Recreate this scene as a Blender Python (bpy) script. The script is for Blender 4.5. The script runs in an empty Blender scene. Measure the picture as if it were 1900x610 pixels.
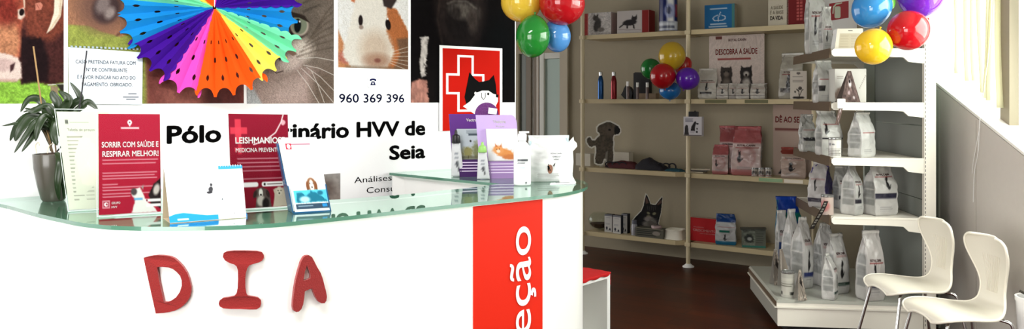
import bpy, bmesh, math, random
import numpy as np
from mathutils import Vector, Matrix
from mathutils.geometry import tessellate_polygon
random.seed(7)
SC = bpy.context.scene
COL = SC.collection
F = 1500.0; CX = 950.0; HY = 184.0; ZE = 1.46
R = math.radians
# ------------------------------------------------------------------ geometry helpers
def P(px, py, D):
    return Vector(((px-CX)/F*D, D, ZE-(py-HY)/F*D))
def onz(px, py, z):
    D = F*(ZE-z)/(py-HY)
    return Vector(((px-CX)/F*D, D, z))
def lin(c):
    c = np.asarray(c, dtype=float)/255.0
    return np.where(c <= 0.04045, c/12.92, ((c+0.055)/1.055)**2.4)
def noise2(x, y, seed=0):
    xi = np.floor(x).astype(np.int64); yi = np.floor(y).astype(np.int64)
    xf = x-xi; yf = y-yi
    def h(a, b):
        n = (a*374761393 + b*668265263 + seed*1442695041) & 0xffffffff
        n = ((n ^ (n >> 13))*1274126177) & 0xffffffff
        return ((n ^ (n >> 16)) & 0xffff)/65535.0
    u = xf*xf*(3-2*xf); v = yf*yf*(3-2*yf)
    return (h(xi, yi)*(1-u)+h(xi+1, yi)*u)*(1-v)+(h(xi, yi+1)*(1-u)+h(xi+1, yi+1)*u)*v
def fbm(x, y, seed=0, o=3):
    s = 0; a = 1.0; t = 0
    for i in range(o):
        s = s+a*noise2(x*2**i, y*2**i, seed+i*17); t += a; a *= .5
    return s/t
# ------------------------------------------------------------------ materials
MATS = {}
def mat(name, rgb, rough=.5, metal=0.0, spec=.5, bump=0.0, bscale=40, emit=0, coat=0, trans=0, sheen=0, var=0.0, sss=0, alpha=1, ior=1.45):
    if name in MATS: return MATS[name]
    m = bpy.data.materials.new(name); m.use_nodes = True
    nt = m.node_tree; b = nt.nodes['Principled BSDF']
    c = tuple(lin(rgb))+(1,)
    b.inputs['Base Color'].default_value = c
    b.inputs['Roughness'].default_value = rough
    b.inputs['Metallic'].default_value = metal
    b.inputs['Specular IOR Level'].default_value = spec
    b.inputs['Coat Weight'].default_value = coat
    b.inputs['Transmission Weight'].default_value = trans
    b.inputs['IOR'].default_value = ior
    b.inputs['Alpha'].default_value = alpha
    if sheen: b.inputs['Sheen Weight'].default_value = sheen
    if sss:
        b.inputs['Subsurface Weight'].default_value = sss
        b.inputs['Subsurface Radius'].default_value = (.05, .03, .02)
    tc = nt.nodes.new('ShaderNodeTexCoord')
    if bump or var:
        n = nt.nodes.new('ShaderNodeTexNoise'); n.inputs['Scale'].default_value = bscale
        n.inputs['Detail'].default_value = 5
        nt.links.new(tc.outputs['Object'], n.inputs['Vector'])
        if bump:
            bp = nt.nodes.new('ShaderNodeBump'); bp.inputs['Strength'].default_value = bump
            bp.inputs['Distance'].default_value = .01
            nt.links.new(n.outputs['Fac'], bp.inputs['Height']); nt.links.new(bp.outputs['Normal'], b.inputs['Normal'])
        if var:
            mx = nt.nodes.new('ShaderNodeMix'); mx.data_type = 'RGBA'
            mx.inputs['A'].default_value = tuple(x*(1-var) for x in c[:3])+(1,)
            mx.inputs['B'].default_value = tuple(min(1, x*(1+var)) for x in c[:3])+(1,)
            nt.links.new(n.outputs['Fac'], mx.inputs['Factor']); nt.links.new(mx.outputs['Result'], b.inputs['Base Color'])
    if emit:
        b.inputs['Emission Color'].default_value = c; b.inputs['Emission Strength'].default_value = emit
    MATS[name] = m
    return m
def pmat(name, rough=.45, spec=.4, bump=0, metal=0, coat=0, bscale=60):
    if name in MATS: return MATS[name]
    m = mat(name, (200, 200, 200), rough, metal, spec, bump, bscale, coat=coat)
    nt = m.node_tree
    a = nt.nodes.new('ShaderNodeAttribute'); a.attribute_name = 'print'
    nt.links.new(a.outputs['Color'], nt.nodes['Principled BSDF'].inputs['Base Color'])
    return m
def glass_mat(name, tint, ior=1.5, rough=0.0, boost=1.0):
    m = bpy.data.materials.new(name); m.use_nodes = True; nt = m.node_tree
    nt.nodes.clear()
    o = nt.nodes.new('ShaderNodeOutputMaterial'); mx = nt.nodes.new('ShaderNodeMixShader')
    t = nt.nodes.new('ShaderNodeBsdfTransparent'); g = nt.nodes.new('ShaderNodeBsdfGlossy')
    f = nt.nodes.new('ShaderNodeFresnel'); f.inputs['IOR'].default_value = ior
    mm = nt.nodes.new('ShaderNodeMath'); mm.operation = 'MULTIPLY'; mm.use_clamp = True; mm.inputs[1].default_value = boost
    t.inputs['Color'].default_value = tuple(lin(tint))+(1,)
    g.inputs['Roughness'].default_value = rough; g.inputs['Color'].default_value = (.9, 1, .96, 1)
    ge = nt.nodes.new('ShaderNodeNewGeometry'); iv = nt.nodes.new('ShaderNodeMath'); iv.operation = 'SUBTRACT'; iv.inputs[0].default_value = 1; nt.links.new(ge.outputs['Backfacing'], iv.inputs[1])
    m2 = nt.nodes.new('ShaderNodeMath'); m2.operation = 'MULTIPLY'; nt.links.new(mm.outputs[0], m2.inputs[0]); nt.links.new(iv.outputs[0], m2.inputs[1])
    nt.links.new(f.outputs[0], mm.inputs[0]); nt.links.new(m2.outputs[0], mx.inputs['Fac'])
    nt.links.new(t.outputs[0], mx.inputs[1]); nt.links.new(g.outputs[0], mx.inputs[2]); nt.links.new(mx.outputs[0], o.inputs['Surface'])
    MATS[name] = m
    return m
# ------------------------------------------------------------------ object helpers
def meshdata(name, vs, fs, m=None, smooth=False, mats=None, midx=None, colors=None):
    me = bpy.data.meshes.new(name)
    me.from_pydata([tuple(v) for v in vs], [], [tuple(f) for f in fs])
    if mats:
        for q in mats: me.materials.append(q)
        if midx is not None: me.polygons.foreach_set('material_index', midx)
    elif m: me.materials.append(m)
    if smooth: me.polygons.foreach_set('use_smooth', [True]*len(me.polygons))
    if colors is not None:
        ca = me.color_attributes.new('print', 'FLOAT_COLOR', 'POINT')
        a = np.ones((len(vs), 4), dtype=np.float32); a[:, :3] = colors
        ca.data.foreach_set('color', a.ravel())
    me.update()
    return me
def fixn(me):
    bm = bmesh.new(); bm.from_mesh(me); bmesh.ops.recalc_face_normals(bm, faces=bm.faces); bm.to_mesh(me); bm.free()
def tag(o, label=None, cat=None, group=None, kind=None):
    if label: o['label'] = label
    if cat: o['category'] = cat
    if group: o['group'] = group
    if kind: o['kind'] = kind
    return o
def thing(name, label, cat, loc=(0, 0, 0), rz=0, group=None):
    o = bpy.data.objects.new(name, None); COL.objects.link(o)
    o.empty_display_size = .05
    o.location = loc; o.rotation_euler = (0, 0, rz)
    return tag(o, label, cat, group)
def link(name, me, parent=None, world=False, label=None):
    o = bpy.data.objects.new(name, me); COL.objects.link(o)
    if parent is not None:
        o.parent = parent
        if world:
            r = parent
            while r.parent is not None: r = r.parent
            M = (Matrix.Translation(r.location) @ Matrix.Rotation(r.rotation_euler.z, 4, 'Z')).inverted()
            me.transform(M); me.update()
    if label: o['label'] = label
    return o
def copy_tree(o, parent=None):
    c = o.copy(); COL.objects.link(c)
    if parent is not None: c.parent = parent
    for ch in list(o.children): copy_tree(ch, c)
    return c
class G:
    """collects shapes of one part"""
    def __init__(s): s.v = []; s.f = []; s.mi = []; s.cm = 0
    def add(s, vs, fs):
        n = len(s.v); s.v += [Vector(v) for v in vs]; s.f += [tuple(i+n for i in f) for f in fs]; s.mi += [s.cm]*len(fs)
        return s
    def box(s, c, d, M=None, bev=0):
        x, y, z = [q/2 for q in d]
        bm = bmesh.new()
        bmesh.ops.create_cube(bm, size=1)
        for v in bm.verts: v.co = Vector((v.co.x*2*x, v.co.y*2*y, v.co.z*2*z))
        if bev: bmesh.ops.bevel(bm, geom=list(bm.edges), offset=bev, segments=2, affect='EDGES', profile=.7)
        T = Matrix.Translation(c) @ (M if M else Matrix.Identity(4))
        bm.verts.index_update()
        vs = [T @ v.co for v in bm.verts]; fs = [[v.index for v in f.verts] for f in bm.faces]
        bm.free(); return s.add(vs, fs)
    def tube(s, pts, r, n=10, cap=True, rs=None):
        pts = [Vector(p) for p in pts]; N = len(pts); vs = []; fs = []
        up = None
        for i, p in enumerate(pts):
            d = (pts[min(i+1, N-1)]-pts[max(i-1, 0)]).normalized()
            if up is None:
                up = Vector((0, 0, 1)) if abs(d.z) < .9 else Vector((1, 0, 0))
            a = d.cross(up).normalized(); b = a.cross(d).normalized(); up = b
            rr = rs[i] if rs else r
            for k in range(n):
                t = 2*math.pi*k/n; vs.append(p+a*math.cos(t)*rr+b*math.sin(t)*rr)
        for i in range(N-1):
            for k in range(n):
                k2 = (k+1) % n; fs.append((i*n+k, i*n+k2, (i+1)*n+k2, (i+1)*n+k))
        if cap: fs.append(tuple(range(n-1, -1, -1))); fs.append(tuple((N-1)*n+k for k in range(n)))
        return s.add(vs, fs)
    def lathe(s, prof, c=(0, 0, 0), n=32, sx=1, sy=1):
        vs = []; fs = []; m = len(prof)
        for k in range(n):
            t = 2*math.pi*k/n
            for (r, z) in prof: vs.append((c[0]+r*math.cos(t)*sx, c[1]+r*math.sin(t)*sy, c[2]+z))
        for k in range(n):
            k2 = (k+1) % n
            for i in range(m-1): fs.append((k*m+i, k2*m+i, k2*m+i+1, k*m+i+1))
        fs.append(tuple(k*m for k in range(n-1, -1, -1)))
        fs.append(tuple(k*m+m-1 for k in range(n)))
        return s.add(vs, fs)
    def prism(s, loops, fn, h0, h1):
        """loops of 2D points (first outer, rest holes), fn(x,y,h)->3D"""
        flat = [p for l in loops for p in l]; n = len(flat)
        tri = tessellate_polygon([[Vector((p[0], p[1], 0)) for p in l] for l in loops])
        vs = [fn(p[0], p[1], h0) for p in flat]+[fn(p[0], p[1], h1) for p in flat]
        fs = []
        for t in tri:
            fs.append(tuple(t)); fs.append(tuple(i+n for i in reversed(t)))
        o = 0
        for l in loops:
            k = len(l)
            for i in range(k):
                a = o+i; b = o+(i+1) % k; fs.append((a, b, b+n, a+n))
            o += k
        return s.add(vs, fs)
    def sweep(s, path, prof):  # unused profile sweep kept simple
        return s
    def obj(s, name, m, parent=None, smooth=False, world=False, label=None, mats=None, fix=True):
        me = meshdata(name, s.v, s.f, m, smooth, mats, s.mi if mats else None)
        if fix: fixn(me)
        if smooth: me.set_sharp_from_angle(angle=R(40))
        return link(name, me, parent, world, label)
def smoothline(pts, n=8, closed=False):
    pts = [Vector(p) for p in pts]; out = []; N = len(pts)
    rng = range(N) if closed else range(N-1)
    for i in rng:
        if closed: a, b, c, d = pts[(i-1) % N], pts[i], pts[(i+1) % N], pts[(i+2) % N]
        else: a, b, c, d = pts[max(i-1, 0)], pts[i], pts[i+1], pts[min(i+2, N-1)]
        for k in range(n):
            t = k/n
            out.append(.5*((2*b)+(-a+c)*t+(2*a-5*b+4*c-d)*t*t+(-a+3*b-3*c+d)*t**3))
    if not closed: out.append(pts[-1])
    return out
def text_geo(s, bold=0.0, res=3, off=0.0):
    cu = bpy.data.curves.new('t', 'FONT'); cu.body = s; cu.size = 1; cu.resolution_u = res; cu.offset = off
    cu.fill_mode = 'FRONT'
    o = bpy.data.objects.new('t', cu)
    me = bpy.data.meshes.new_from_object(o)
    vs = [v.co.copy() for v in me.vertices]; fs = [tuple(p.vertices) for p in me.polygons]
    bpy.data.objects.remove(o); bpy.data.curves.remove(cu); bpy.data.meshes.remove(me)
    if bold:   # heavier strokes
        v0 = list(vs); f0 = list(fs); n = len(v0); vs = []; fs = []
        for k in range(8):
            d = Vector((bold*1.25*math.cos(k*math.pi/4), bold*1.25*math.sin(k*math.pi/4), 0)); vs += [v+d for v in v0]; fs += [tuple(i+n*k for i in f) for f in f0]
    return vs, fs
CAP = None
def text_fit(g, s, x0, x1, y0, h, fn, bold=0.0, width=None, align='l'):
    """text from x0 to x1 (if x1 None natural width), baseline y0, cap height h"""
    vs, fs = text_geo(s, bold)
    if not vs: return
    mx0 = min(v.x for v in vs); mx1 = max(v.x for v in vs)
    ch = .729  # cap height of the built-in face
    sy = h/ch
    if x1 is None:
        sx = sy*(width or .9)
        if align == 'r': x0 = x0-(mx1-mx0)*sx
        if align == 'c': x0 = x0-(mx1-mx0)*sx/2
    else: sx = (x1-x0)/(mx1-mx0)
    g.add([fn(x0+(v.x-mx0)*sx, y0+v.y*sy) for v in vs], fs)
# ------------------------------------------------------------------ painter
class Cv:
    def __init__(s, X, Y, base):
        s.X = X; s.Y = Y; s.C = np.tile(np.array(base, float), (X.size, 1)).reshape(X.shape+(3,))
    def mix(s, m, col):
        m = np.clip(m, 0, 1)[..., None]; s.C = s.C*(1-m)+np.array(col, float)*m; return s
    def ell(s, cx, cy, rx, ry, col, rot=0, soft=.15, a=1, wob=0, seed=0):
        c, q = math.cos(R(rot)), math.sin(R(rot)); dx = s.X-cx; dy = s.Y-cy
        u = (dx*c+dy*q)/rx; v = (-dx*q+dy*c)/ry; d = np.sqrt(u*u+v*v)
        if wob: d = d+wob*(fbm(s.X/6, s.Y/6, seed)-.5)
        return s.mix(a*np.clip((1-d)/soft+.5, 0, 1), col)
    def sd(s, pts):
        X, Y = s.X, s.Y; dmin = np.full(X.shape, 1e9); ins = np.zeros(X.shape, bool); n = len(pts)
        for i in range(n):
            x0, y0 = pts[i]; x1, y1 = pts[(i+1) % n]
            dx, dy = x1-x0, y1-y0; L = dx*dx+dy*dy+1e-9
            t = np.clip(((X-x0)*dx+(Y-y0)*dy)/L, 0, 1)
            dmin = np.minimum(dmin, np.hypot(X-x0-t*dx, Y-y0-t*dy))
            if y0 != y1:
                c = ((y0 > Y) != (y1 > Y)) & (X < (x1-x0)*(Y-y0)/(y1-y0)+x0); ins ^= c
        return np.where(ins, dmin, -dmin)
    def poly(s, pts, col, soft=1.2, a=1, wob=0, seed=0):
        d = s.sd(pts)
        if wob: d = d+wob*(fbm(s.X/3, s.Y/3, seed)-.5)*2
        return s.mix(a*np.clip(d/soft+.5, 0, 1), col)
    def line(s, pts, w, col, a=1, soft=.8):
        dm = np.full(s.X.shape, 1e9)
        for (x0, y0), (x1, y1) in zip(pts[:-1], pts[1:]):
            dx, dy = x1-x0, y1-y0; t = np.clip(((s.X-x0)*dx+(s.Y-y0)*dy)/(dx*dx+dy*dy+1e-9), 0, 1)
            dm = np.minimum(dm, np.hypot(s.X-x0-t*dx, s.Y-y0-t*dy))
        return s.mix(a*np.clip((w/2-dm)/soft+.5, 0, 1), col)
    def rect(s, x0, y0, x1, y1, col, a=1, soft=.6):
        d = np.minimum(np.minimum(s.X-x0, x1-s.X), np.minimum(s.Y-y0, y1-s.Y))
        return s.mix(a*np.clip(d/soft+.5, 0, 1), col)
    def gradx(s, x0, x1, col, a=1): return s.mix(a*(s.X-x0)/(x1-x0), col)
    def grady(s, y0, y1, col, a=1): return s.mix(a*(s.Y-y0)/(y1-y0), col)
    def mul(s, n, amp): s.C = np.clip(s.C*(1+amp*(n[..., None]-.5)*2), 0, 255); return s
    def fur(s, ang, amp=.25, fine=1.1, lng=7, seed=0, wob=2.5):
        a = R(ang)+wob*(fbm(s.X/45, s.Y/45, seed+5, 2)-.5)
        u = s.X*np.cos(a)+s.Y*np.sin(a); v = -s.X*np.sin(a)+s.Y*np.cos(a)
        return s.mul(fbm(u/lng, v/fine, seed, 3), amp)
    def bars(s, x0, x1, y0, y1, n, col, fill=.45, seed=0, a=1, ragged=.25):
        rs = np.random.RandomState(seed)
        for i in range(n):
            ya = y0+(y1-y0)*i/n; yb = ya+(y1-y0)/n*fill
            xe = x1-(x1-x0)*ragged*rs.rand()
            s.rect(x0, ya, xe, yb, col, a*.9)
        return s
    def out(s, gain=.8): return lin(np.clip(s.C, 0, 255)).reshape(-1, 3)*gain
def painted(name, fn, x0, x1, y0, y1, step, paint, base, m, parent=None, world=True, thick=.0015, gain=.8, label=None, nrm=None):
    """flat print: fn(x,y)->3D for canvas coords; has a thin real thickness along nrm (pointing away from viewer)"""
    nx = max(2, int(abs(x1-x0)/step)+1); ny = max(2, int(abs(y1-y0)/step)+1)
    xs = np.linspace(x0, x1, nx); ys = np.linspace(y0, y1, ny); X, Y = np.meshgrid(xs, ys)
    cv = Cv(X, Y, base); paint(cv); C = cv.out(gain)
    vs = [fn(x, y) for y in ys for x in xs]
    fs = [(j*nx+i, j*nx+i+1, (j+1)*nx+i+1, (j+1)*nx+i) for j in range(ny-1) for i in range(nx-1)]
    if nrm is not None:
        ring = [i for i in range(nx)]+[j*nx+nx-1 for j in range(1, ny)]+[(ny-1)*nx+i for i in range(nx-2, -1, -1)]+[j*nx for j in range(ny-2, 0, -1)]
        n0 = len(vs); vs += [vs[i]+nrm*thick for i in ring]; C = np.vstack([C, C[ring]])
        k = len(ring)
        for i in range(k): fs.append((ring[i], n0+i, n0+(i+1) % k, ring[(i+1) % k]))
        fs.append(tuple(n0+i for i in range(k)))
    me = meshdata(name, vs, fs, m, False, colors=C)
    return link(name, me, parent, world, label)
def bil(a, b, c, d):
    """panel a=bottom-left b=bottom-right c=top-right d=top-left ; (u,v)->3D and normal to viewer"""
    a, b, c, d = map(Vector, (a, b, c, d))
    n = (b-a).cross(d-a).normalized()
    if n.y > 0: n = -n
    def f(u, v, off=0): return a*(1-u)*(1-v)+b*u*(1-v)+c*u*v+d*(1-u)*v+n*off
    return f, n
# ------------------------------------------------------------------ base materials
white_wall = mat('white_panel', (236, 236, 238), .35, spec=.4, bump=.02, bscale=8)
m_back = mat('back_wall_paint', (156, 146, 124), .7, bump=.06, bscale=30, var=.03)
m_right = mat('right_wall_paint', (196, 190, 182), .75, bump=.08, bscale=25, var=.03)
m_ceil = mat('ceiling_paint', (170, 168, 162), .8, bump=.05)
m_white = mat('white_gloss', (238, 238, 236), .3, spec=.5)
m_counter = mat('counter_white', (242, 242, 240), .28, spec=.5, bump=.01, bscale=6)
m_shelf = mat('cream_shelf', (186, 170, 134), .45, bump=.02, var=.03)
m_pole = mat('cream_pole', (200, 186, 152), .35)
m_grey = mat('gondola_grey', (130, 134, 128), .5, bump=.02)
m_gond = mat('gondola_white', (228, 224, 212), .4, bump=.02, bscale=15)
m_brown = mat('price_rail_brown', (84, 66, 44), .5, var=.15)
m_black = mat('black_plastic', (22, 22, 24), .4)
m_chrome = mat('chrome', (200, 200, 200), .12, metal=1)
m_chair = mat('chair_plastic', (222, 217, 202), .32, spec=.5, sss=.0)
m_red = mat('banner_red', (214, 34, 8), .55, spec=.2)
m_felt = mat('red_felt', (134, 10, 7), .9, bump=.35, bscale=300, var=.12, sheen=.3)
m_print = pmat('printed_sheet', .7, .04)
m_pgloss = pmat('printed_foil', .3, .5, bump=.55, bscale=16)
m_pmatte = pmat('printed_card', .6, .3)
m_ink = mat('black_ink', (8, 8, 9), .8, spec=.1)
m_blueink = mat('navy_ink', (10, 18, 66), .8, spec=.1)
m_whiteink = mat('white_ink', (245, 240, 240), .5)
m_gtop = glass_mat('counter_glass', (225, 240, 232), 1.62, 0, 1.2)
m_gedge = mat('glass_edge_green', (74, 126, 104), .12, spec=.8, coat=.5)
m_acr = glass_mat('clear_acrylic', (250, 253, 252), 1.45, 0, .22)
m_acredge = mat('acrylic_edge', (205, 220, 212), .1, spec=.8)
# ================================================================== THE ROOM
WA = R(50); W0 = Vector((-1.85, 2.925, 0)); WD = Vector((math.sin(WA), math.cos(WA), 0)); WN = Vector((math.cos(WA), -math.sin(WA), 0))  # WN points to the room
def W(px, py):
    r = (px-CX)/F; t = (r*W0.y-W0.x)/(WD.x-r*WD.y); Y = W0.y+WD.y*t
    return t, ZE-(py-HY)/F*Y
def wp(t, z, off=0): return W0+WD*t+Vector((0, 0, z))+WN*off
T_END = W(957, 100)[0]
CEIL = 2.75
# floor
def floor_mat():
    m = mat('dark_wood_floor', (74, 36, 20), .38, spec=.35); nt = m.node_tree; b = nt.nodes['Principled BSDF']
    tc = nt.nodes.new('ShaderNodeTexCoord'); mp = nt.nodes.new('ShaderNodeMapping'); mp.inputs['Rotation'].default_value = (0, 0, R(35))
    br = nt.nodes.new('ShaderNodeTexBrick'); br.inputs['Scale'].default_value = 1; br.inputs['Brick Width'].default_value = 1.1; br.inputs['Row Height'].default_value = .14
    br.inputs['Mortar Size'].default_value = .003
    br.inputs['Color1'].default_value = tuple(lin((88, 40, 20)))+(1,); br.inputs['Color2'].default_value = tuple(lin((68, 30, 16)))+(1,); br.inputs['Mortar'].default_value = tuple(lin((30, 14, 8)))+(1,)
    n = nt.nodes.new('ShaderNodeTexNoise'); n.inputs['Scale'].default_value = 6; n.inputs['Detail'].default_value = 6
    mx = nt.nodes.new('ShaderNodeMix'); mx.data_type = 'RGBA'; mx.blend_type = 'MULTIPLY'; mx.inputs['Factor'].default_value = .5
    nt.links.new(tc.outputs['Object'], mp.inputs['Vector']); nt.links.new(mp.outputs[0], br.inputs['Vector']); nt.links.new(mp.outputs[0], n.inputs['Vector'])
    nt.links.new(br.outputs['Color'], mx.inputs['A']); nt.links.new(n.outputs['Fac'], mx.inputs['B']); nt.links.new(mx.outputs['Result'], b.inputs['Base Color'])
    return m
# poster wall (left)
g = G(); t0 = -4.4; M = Matrix.Rotation(math.atan2(WD.y, WD.x), 4, 'Z')
c = W0+WD*((t0+T_END)/2)-WN*.06; g.box((c.x, c.y, CEIL/2), (T_END-t0, .12, CEIL), M); tag(g.obj('wall_left', white_wall), kind='structure')
# back wall with shelf bays
PU = Vector((-.819, .574, 0)).normalized(); P2 = Vector((1.535, 7.04, 0)); PN = Vector((PU.y*1, -PU.x, 0))  # PN points away from the camera
BD = .36
def bp(t, d=0, z=0): return P2+PU*t+PN*d+Vector((0, 0, z))
def SB(px, d):
    r = (px-CX)/F; o = P2+PN*d; t = (r*o.y-o.x)/(PU.x-r*PU.y); return o+PU*t, t
RW = Vector((2.62, 4.25, 0)); RD = Vector((.122, .993, 0)).normalized(); RN = Vector((RD.y, -RD.x, 0))   # RN points outside
def rp(k, z, off=0): return RW+RD*k+RN*off+Vector((0, 0, z))
def RWhit(px, py, off=0):
    r = (px-CX)/F; o = RW+RN*off; k = (r*o.y-o.x)/(RD.x-r*RD.y); Y = o.y+RD.y*k; return k, ZE-(py-HY)/F*Y
# back wall: from right wall to the left, with the door opening
_, t_dl = SB(962, BD); _, t_dr = SB(1041, BD)
Mb = Matrix.Rotation(math.atan2(-PU.y, -PU.x), 4, 'Z')
def bwall(ta, tb, z0, z1, d=BD, th=.1):
    g = G(); c = bp((ta+tb)/2, d+th/2, (z0+z1)/2); g.box(c, (abs(tb-ta), th, z1-z0), Mb); return g
DH = ZE+(HY-97)/F*8.2
g = bwall(-1.5, t_dr, 0, CEIL)
for q in (bwall(t_dr, t_dl, DH, CEIL), bwall(t_dl, 5.0, 0, CEIL)): g.add(q.v, q.f)
tag(g.obj('wall_back', m_back), kind='structure')
# door_1: sliding frames with frosted greenish pane
dr = thing('door_1', None, None, bp((t_dl+t_dr)/2, BD, 0)); dr['kind'] = 'structure'
m_dframe = mat('door_frame_white', (200, 200, 192), .4); m_dbrown = mat('door_brown_post', (110, 98, 82), .5); m_pane = mat('door_frosted_pane', (165, 186, 178), .25, spec=.5)
m_pane2 = mat('door_dark_pane', (92, 100, 92), .3)
def dstrip(pxa, pxb, z0, z1, d, th, m, name):
    _, ta = SB(pxa, d); _, tb = SB(pxb, d); g = G(); c = bp((ta+tb)/2, d+th/2, (z0+z1)/2); g.box(c, (abs(tb-ta), th, z1-z0), Mb, bev=.003)
    g.obj(name, m, dr, world=True)
dstrip(962, 976, 0, DH, BD+.03, .03, m_pane2, 'pane'); dstrip(976, 985, 0, DH, BD, .06, m_dbrown, 'post'); dstrip(985, 990, 0, DH, BD+.02, .04, m_dframe, 'post')
dstrip(990, 995, 0, DH, BD, .06, m_dbrown, 'post'); dstrip(995, 1001, 0, DH, BD+.05, .02, m_black, 'gap_panel'); dstrip(1001, 1009, 0, DH, BD-.01, .06, m_dframe, 'frame')
dstrip(1009, 1040, 0, DH-.06, BD+.02, .03, m_pane, 'pane'); dstrip(1009, 1040, DH-.06, DH, BD-.005, .05, m_dframe, 'frame')
g = bwall(t_dr-.005, SB(1056, BD)[1], 0, CEIL-.3, BD-.035, .03); tag(g.obj('trim_1', mat('jamb_paint', (178, 168, 148), .6)), kind='structure')
# right wall with window_1 (sloping lower edge)
k1, z1 = RWhit(1729, 152); k2, z2 = RWhit(1900, 290); sl = (z2-z1)/(k2-k1)
kz = lambda k: z1+(k-k1)*sl
KL = k1+.55; KR = -2.6; WT = 2.5
def rwfn(x, y, h): return rp(x, y, h)
k_end = 2.5
g = G()
sillz = max(.55, kz(KR))
loop = [(-6.1, 0), (k_end, 0), (k_end, CEIL), (KL, CEIL), (KL, kz(KL)), (KR, kz(KR)), (-6.1, kz(KR))]
g.prism([loop], rwfn, 0, .22)
g.prism([[(-6.1, WT), (KL, WT), (KL, CEIL), (-6.1, CEIL)]], rwfn, 0, .22)
g.prism([[(-6.1, kz(KR)), (KR, kz(KR)), (KR, WT), (-6.1, WT)]], rwfn, 0, .22)
tag(g.obj('wall_right', m_right), kind='structure')
# shop front wall behind the camera (big openings) and side closing walls
g = G()
for (x0, x1, z0, z1_) in ((-5, 5, 2.5, CEIL), (-5, 5, 0, .15), (-5, -4.4, .15, 2.5), (-1.2, 5, .15, 2.5)):
    g.box(((x0+x1)/2, -1.85, (z0+z1_)/2), (x1-x0, .12, z1_-z0))
tag(g.obj('wall_front', m_white), kind='structure')
g = G(); g.box((-5.2, 2, CEIL/2), (.1, 8, CEIL)); tag(g.obj('wall_side', m_back), kind='structure')
_q0 = rp(-6.3, 0, .2); _q1 = rp(4.2, 0, .2)
plan = [(-5.25, -1.95), (_q0.x, -1.95), (_q1.x, _q1.y), (_q1.x-.6, 9.9), (-3.4, 11.2), (-5.25, 11.2)]
g = G(); g.prism([plan], lambda x, y, h: Vector((x, y, h)), -.1, 0); tag(g.obj('floor', floor_mat()), kind='structure')
g = G(); g.prism([plan], lambda x, y, h: Vector((x, y, h)), CEIL, CEIL+.1); tag(g.obj('ceiling', m_ceil), kind='structure')
# window_1: frame, mullions, sill, glass
wn = thing('window_1', None, None, rp(-.7, 1.2, .1)); wn['kind'] = 'structure'
m_wf = mat('window_frame_paint', (205, 200, 185), .4); m_mull = mat('mullion_beige', (150, 140, 118), .5)
g = G(); g.prism([[(KL-.002, kz(KL)+.004), (KR+.002, kz(KR)+.004), (KR+.002, kz(KR)+.02), (KL-.002, kz(KL)+.02)]], rwfn, .0, .215); g.obj('sill', mat('sill_white', (240, 238, 230), .4), wn, world=True)
g = G()
def mull(ka, kb):
    g.prism([[(ka, kz(ka)+.02), (kb, kz(kb)+.02), (kb, WT), (ka, WT)]], rwfn, .15, .19)
ka, _ = RWhit(1863, 200, .12); kb, _ = RWhit(1880, 200, .12)
g.prism([[(ka, kz(ka)+.02), (kb, kz(kb)+.02), (kb, WT), (ka, WT)]], rwfn, .10, .15); g.obj('mullion', m_mull, wn, world=True)
g = G(); mull(KL-.001, KL-.05); mull(-1.6, -1.66); g.prism([[(KL, WT-.05), (KR, WT-.05), (KR, WT), (KL, WT)]], rwfn, .15, .19); g.obj('frame', m_wf, wn, world=True)
g = G(); g.prism([[(KL-.05, kz(KL)+.02), (KR+.01, kz(KR)+.02), (KR+.01, WT-.05), (KL-.05, WT-.05)]], rwfn, .17, .174); g.obj('glass_pane', glass_mat('window_glass', (250, 255, 252), 1.45, 0, 1), wn, world=True)
# vertical blind slats
vb = thing('vertical_blind', 'cream vertical fabric blind slats bunched in the bright sloping window', 'blind', rp(-.4, 2.4, .09))
m_slat = mat('blind_fabric', (236, 232, 206), .8)
nt = m_slat.node_tree; tl = nt.nodes.new('ShaderNodeBsdfTranslucent'); tl.inputs['Color'].default_value = tuple(lin((250, 248, 226)))+(1,); mxs = nt.nodes.new('ShaderNodeMixShader'); mxs.inputs[0].default_value = .6
nt.links.new(nt.nodes['Principled BSDF'].outputs[0], mxs.inputs[1]); nt.links.new(tl.outputs[0], mxs.inputs[2]); nt.links.new(mxs.outputs[0], nt.nodes['Material Output'].inputs['Surface'])
g = G(); ra = RWhit(1740, 100, .09)[0]; rb = RWhit(1895, 100, .09)[0]; g.box(rp((ra+rb)/2, WT-.07, .09), (.05, ra-rb, .04), Matrix.Rotation(math.atan2(RD.y, RD.x)-math.pi/2, 4, 'Z')); g.obj('head_rail', m_wf, vb, world=True)
def slat(pxt, pxb, yb, w, tw, curl=.004):
    kt, _ = RWhit(pxt, 0, .09); kb_, zb = RWhit(pxb, yb, .09); vs = []; n = 14; m = 5
    zb = max(zb, kz(kb_)+.03)
    for i in range(n+1):
        v = i/n; k = kt*(1-v)+kb_*v+.012*math.sin(v*5+pxt); z = (WT-.09)*(1-v)+zb*v; a = tw+.5*math.sin(v*3+pxb)*(curl*50)
        for j in range(m):
            u = (j/(m-1)-.5)*w; q = curl*(1-(2*j/(m-1)-1)**2)
            vs.append(rp(k+u*math.cos(a)-q*math.sin(a), z, .085+u*math.sin(a)+q*math.cos(a)))
    fs = [(i*m+j, i*m+j+1, (i+1)*m+j+1, (i+1)*m+j) for i in range(n) for j in range(m-1)]
    gg = G(); gg.add(vs, fs); o = gg.obj('slat', m_slat, vb, smooth=True, world=True, fix=False)
    sm = o.modifiers.new('thick', 'SOLIDIFY'); sm.thickness = .001
for a_ in ((1773, 1775, 136, .03, 1.1), (1788, 1797, 150, .025, 1.5), (1801, 1808, 150, .02, 1.4), (1815, 1823, 172, .025, 1.5), (1842, 1829, 182, .035, 1.35), (1845, 1836, 186, .03, 1.45), (1852, 1858, 200, .05, 1.25)):
    slat(*a_)
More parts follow.
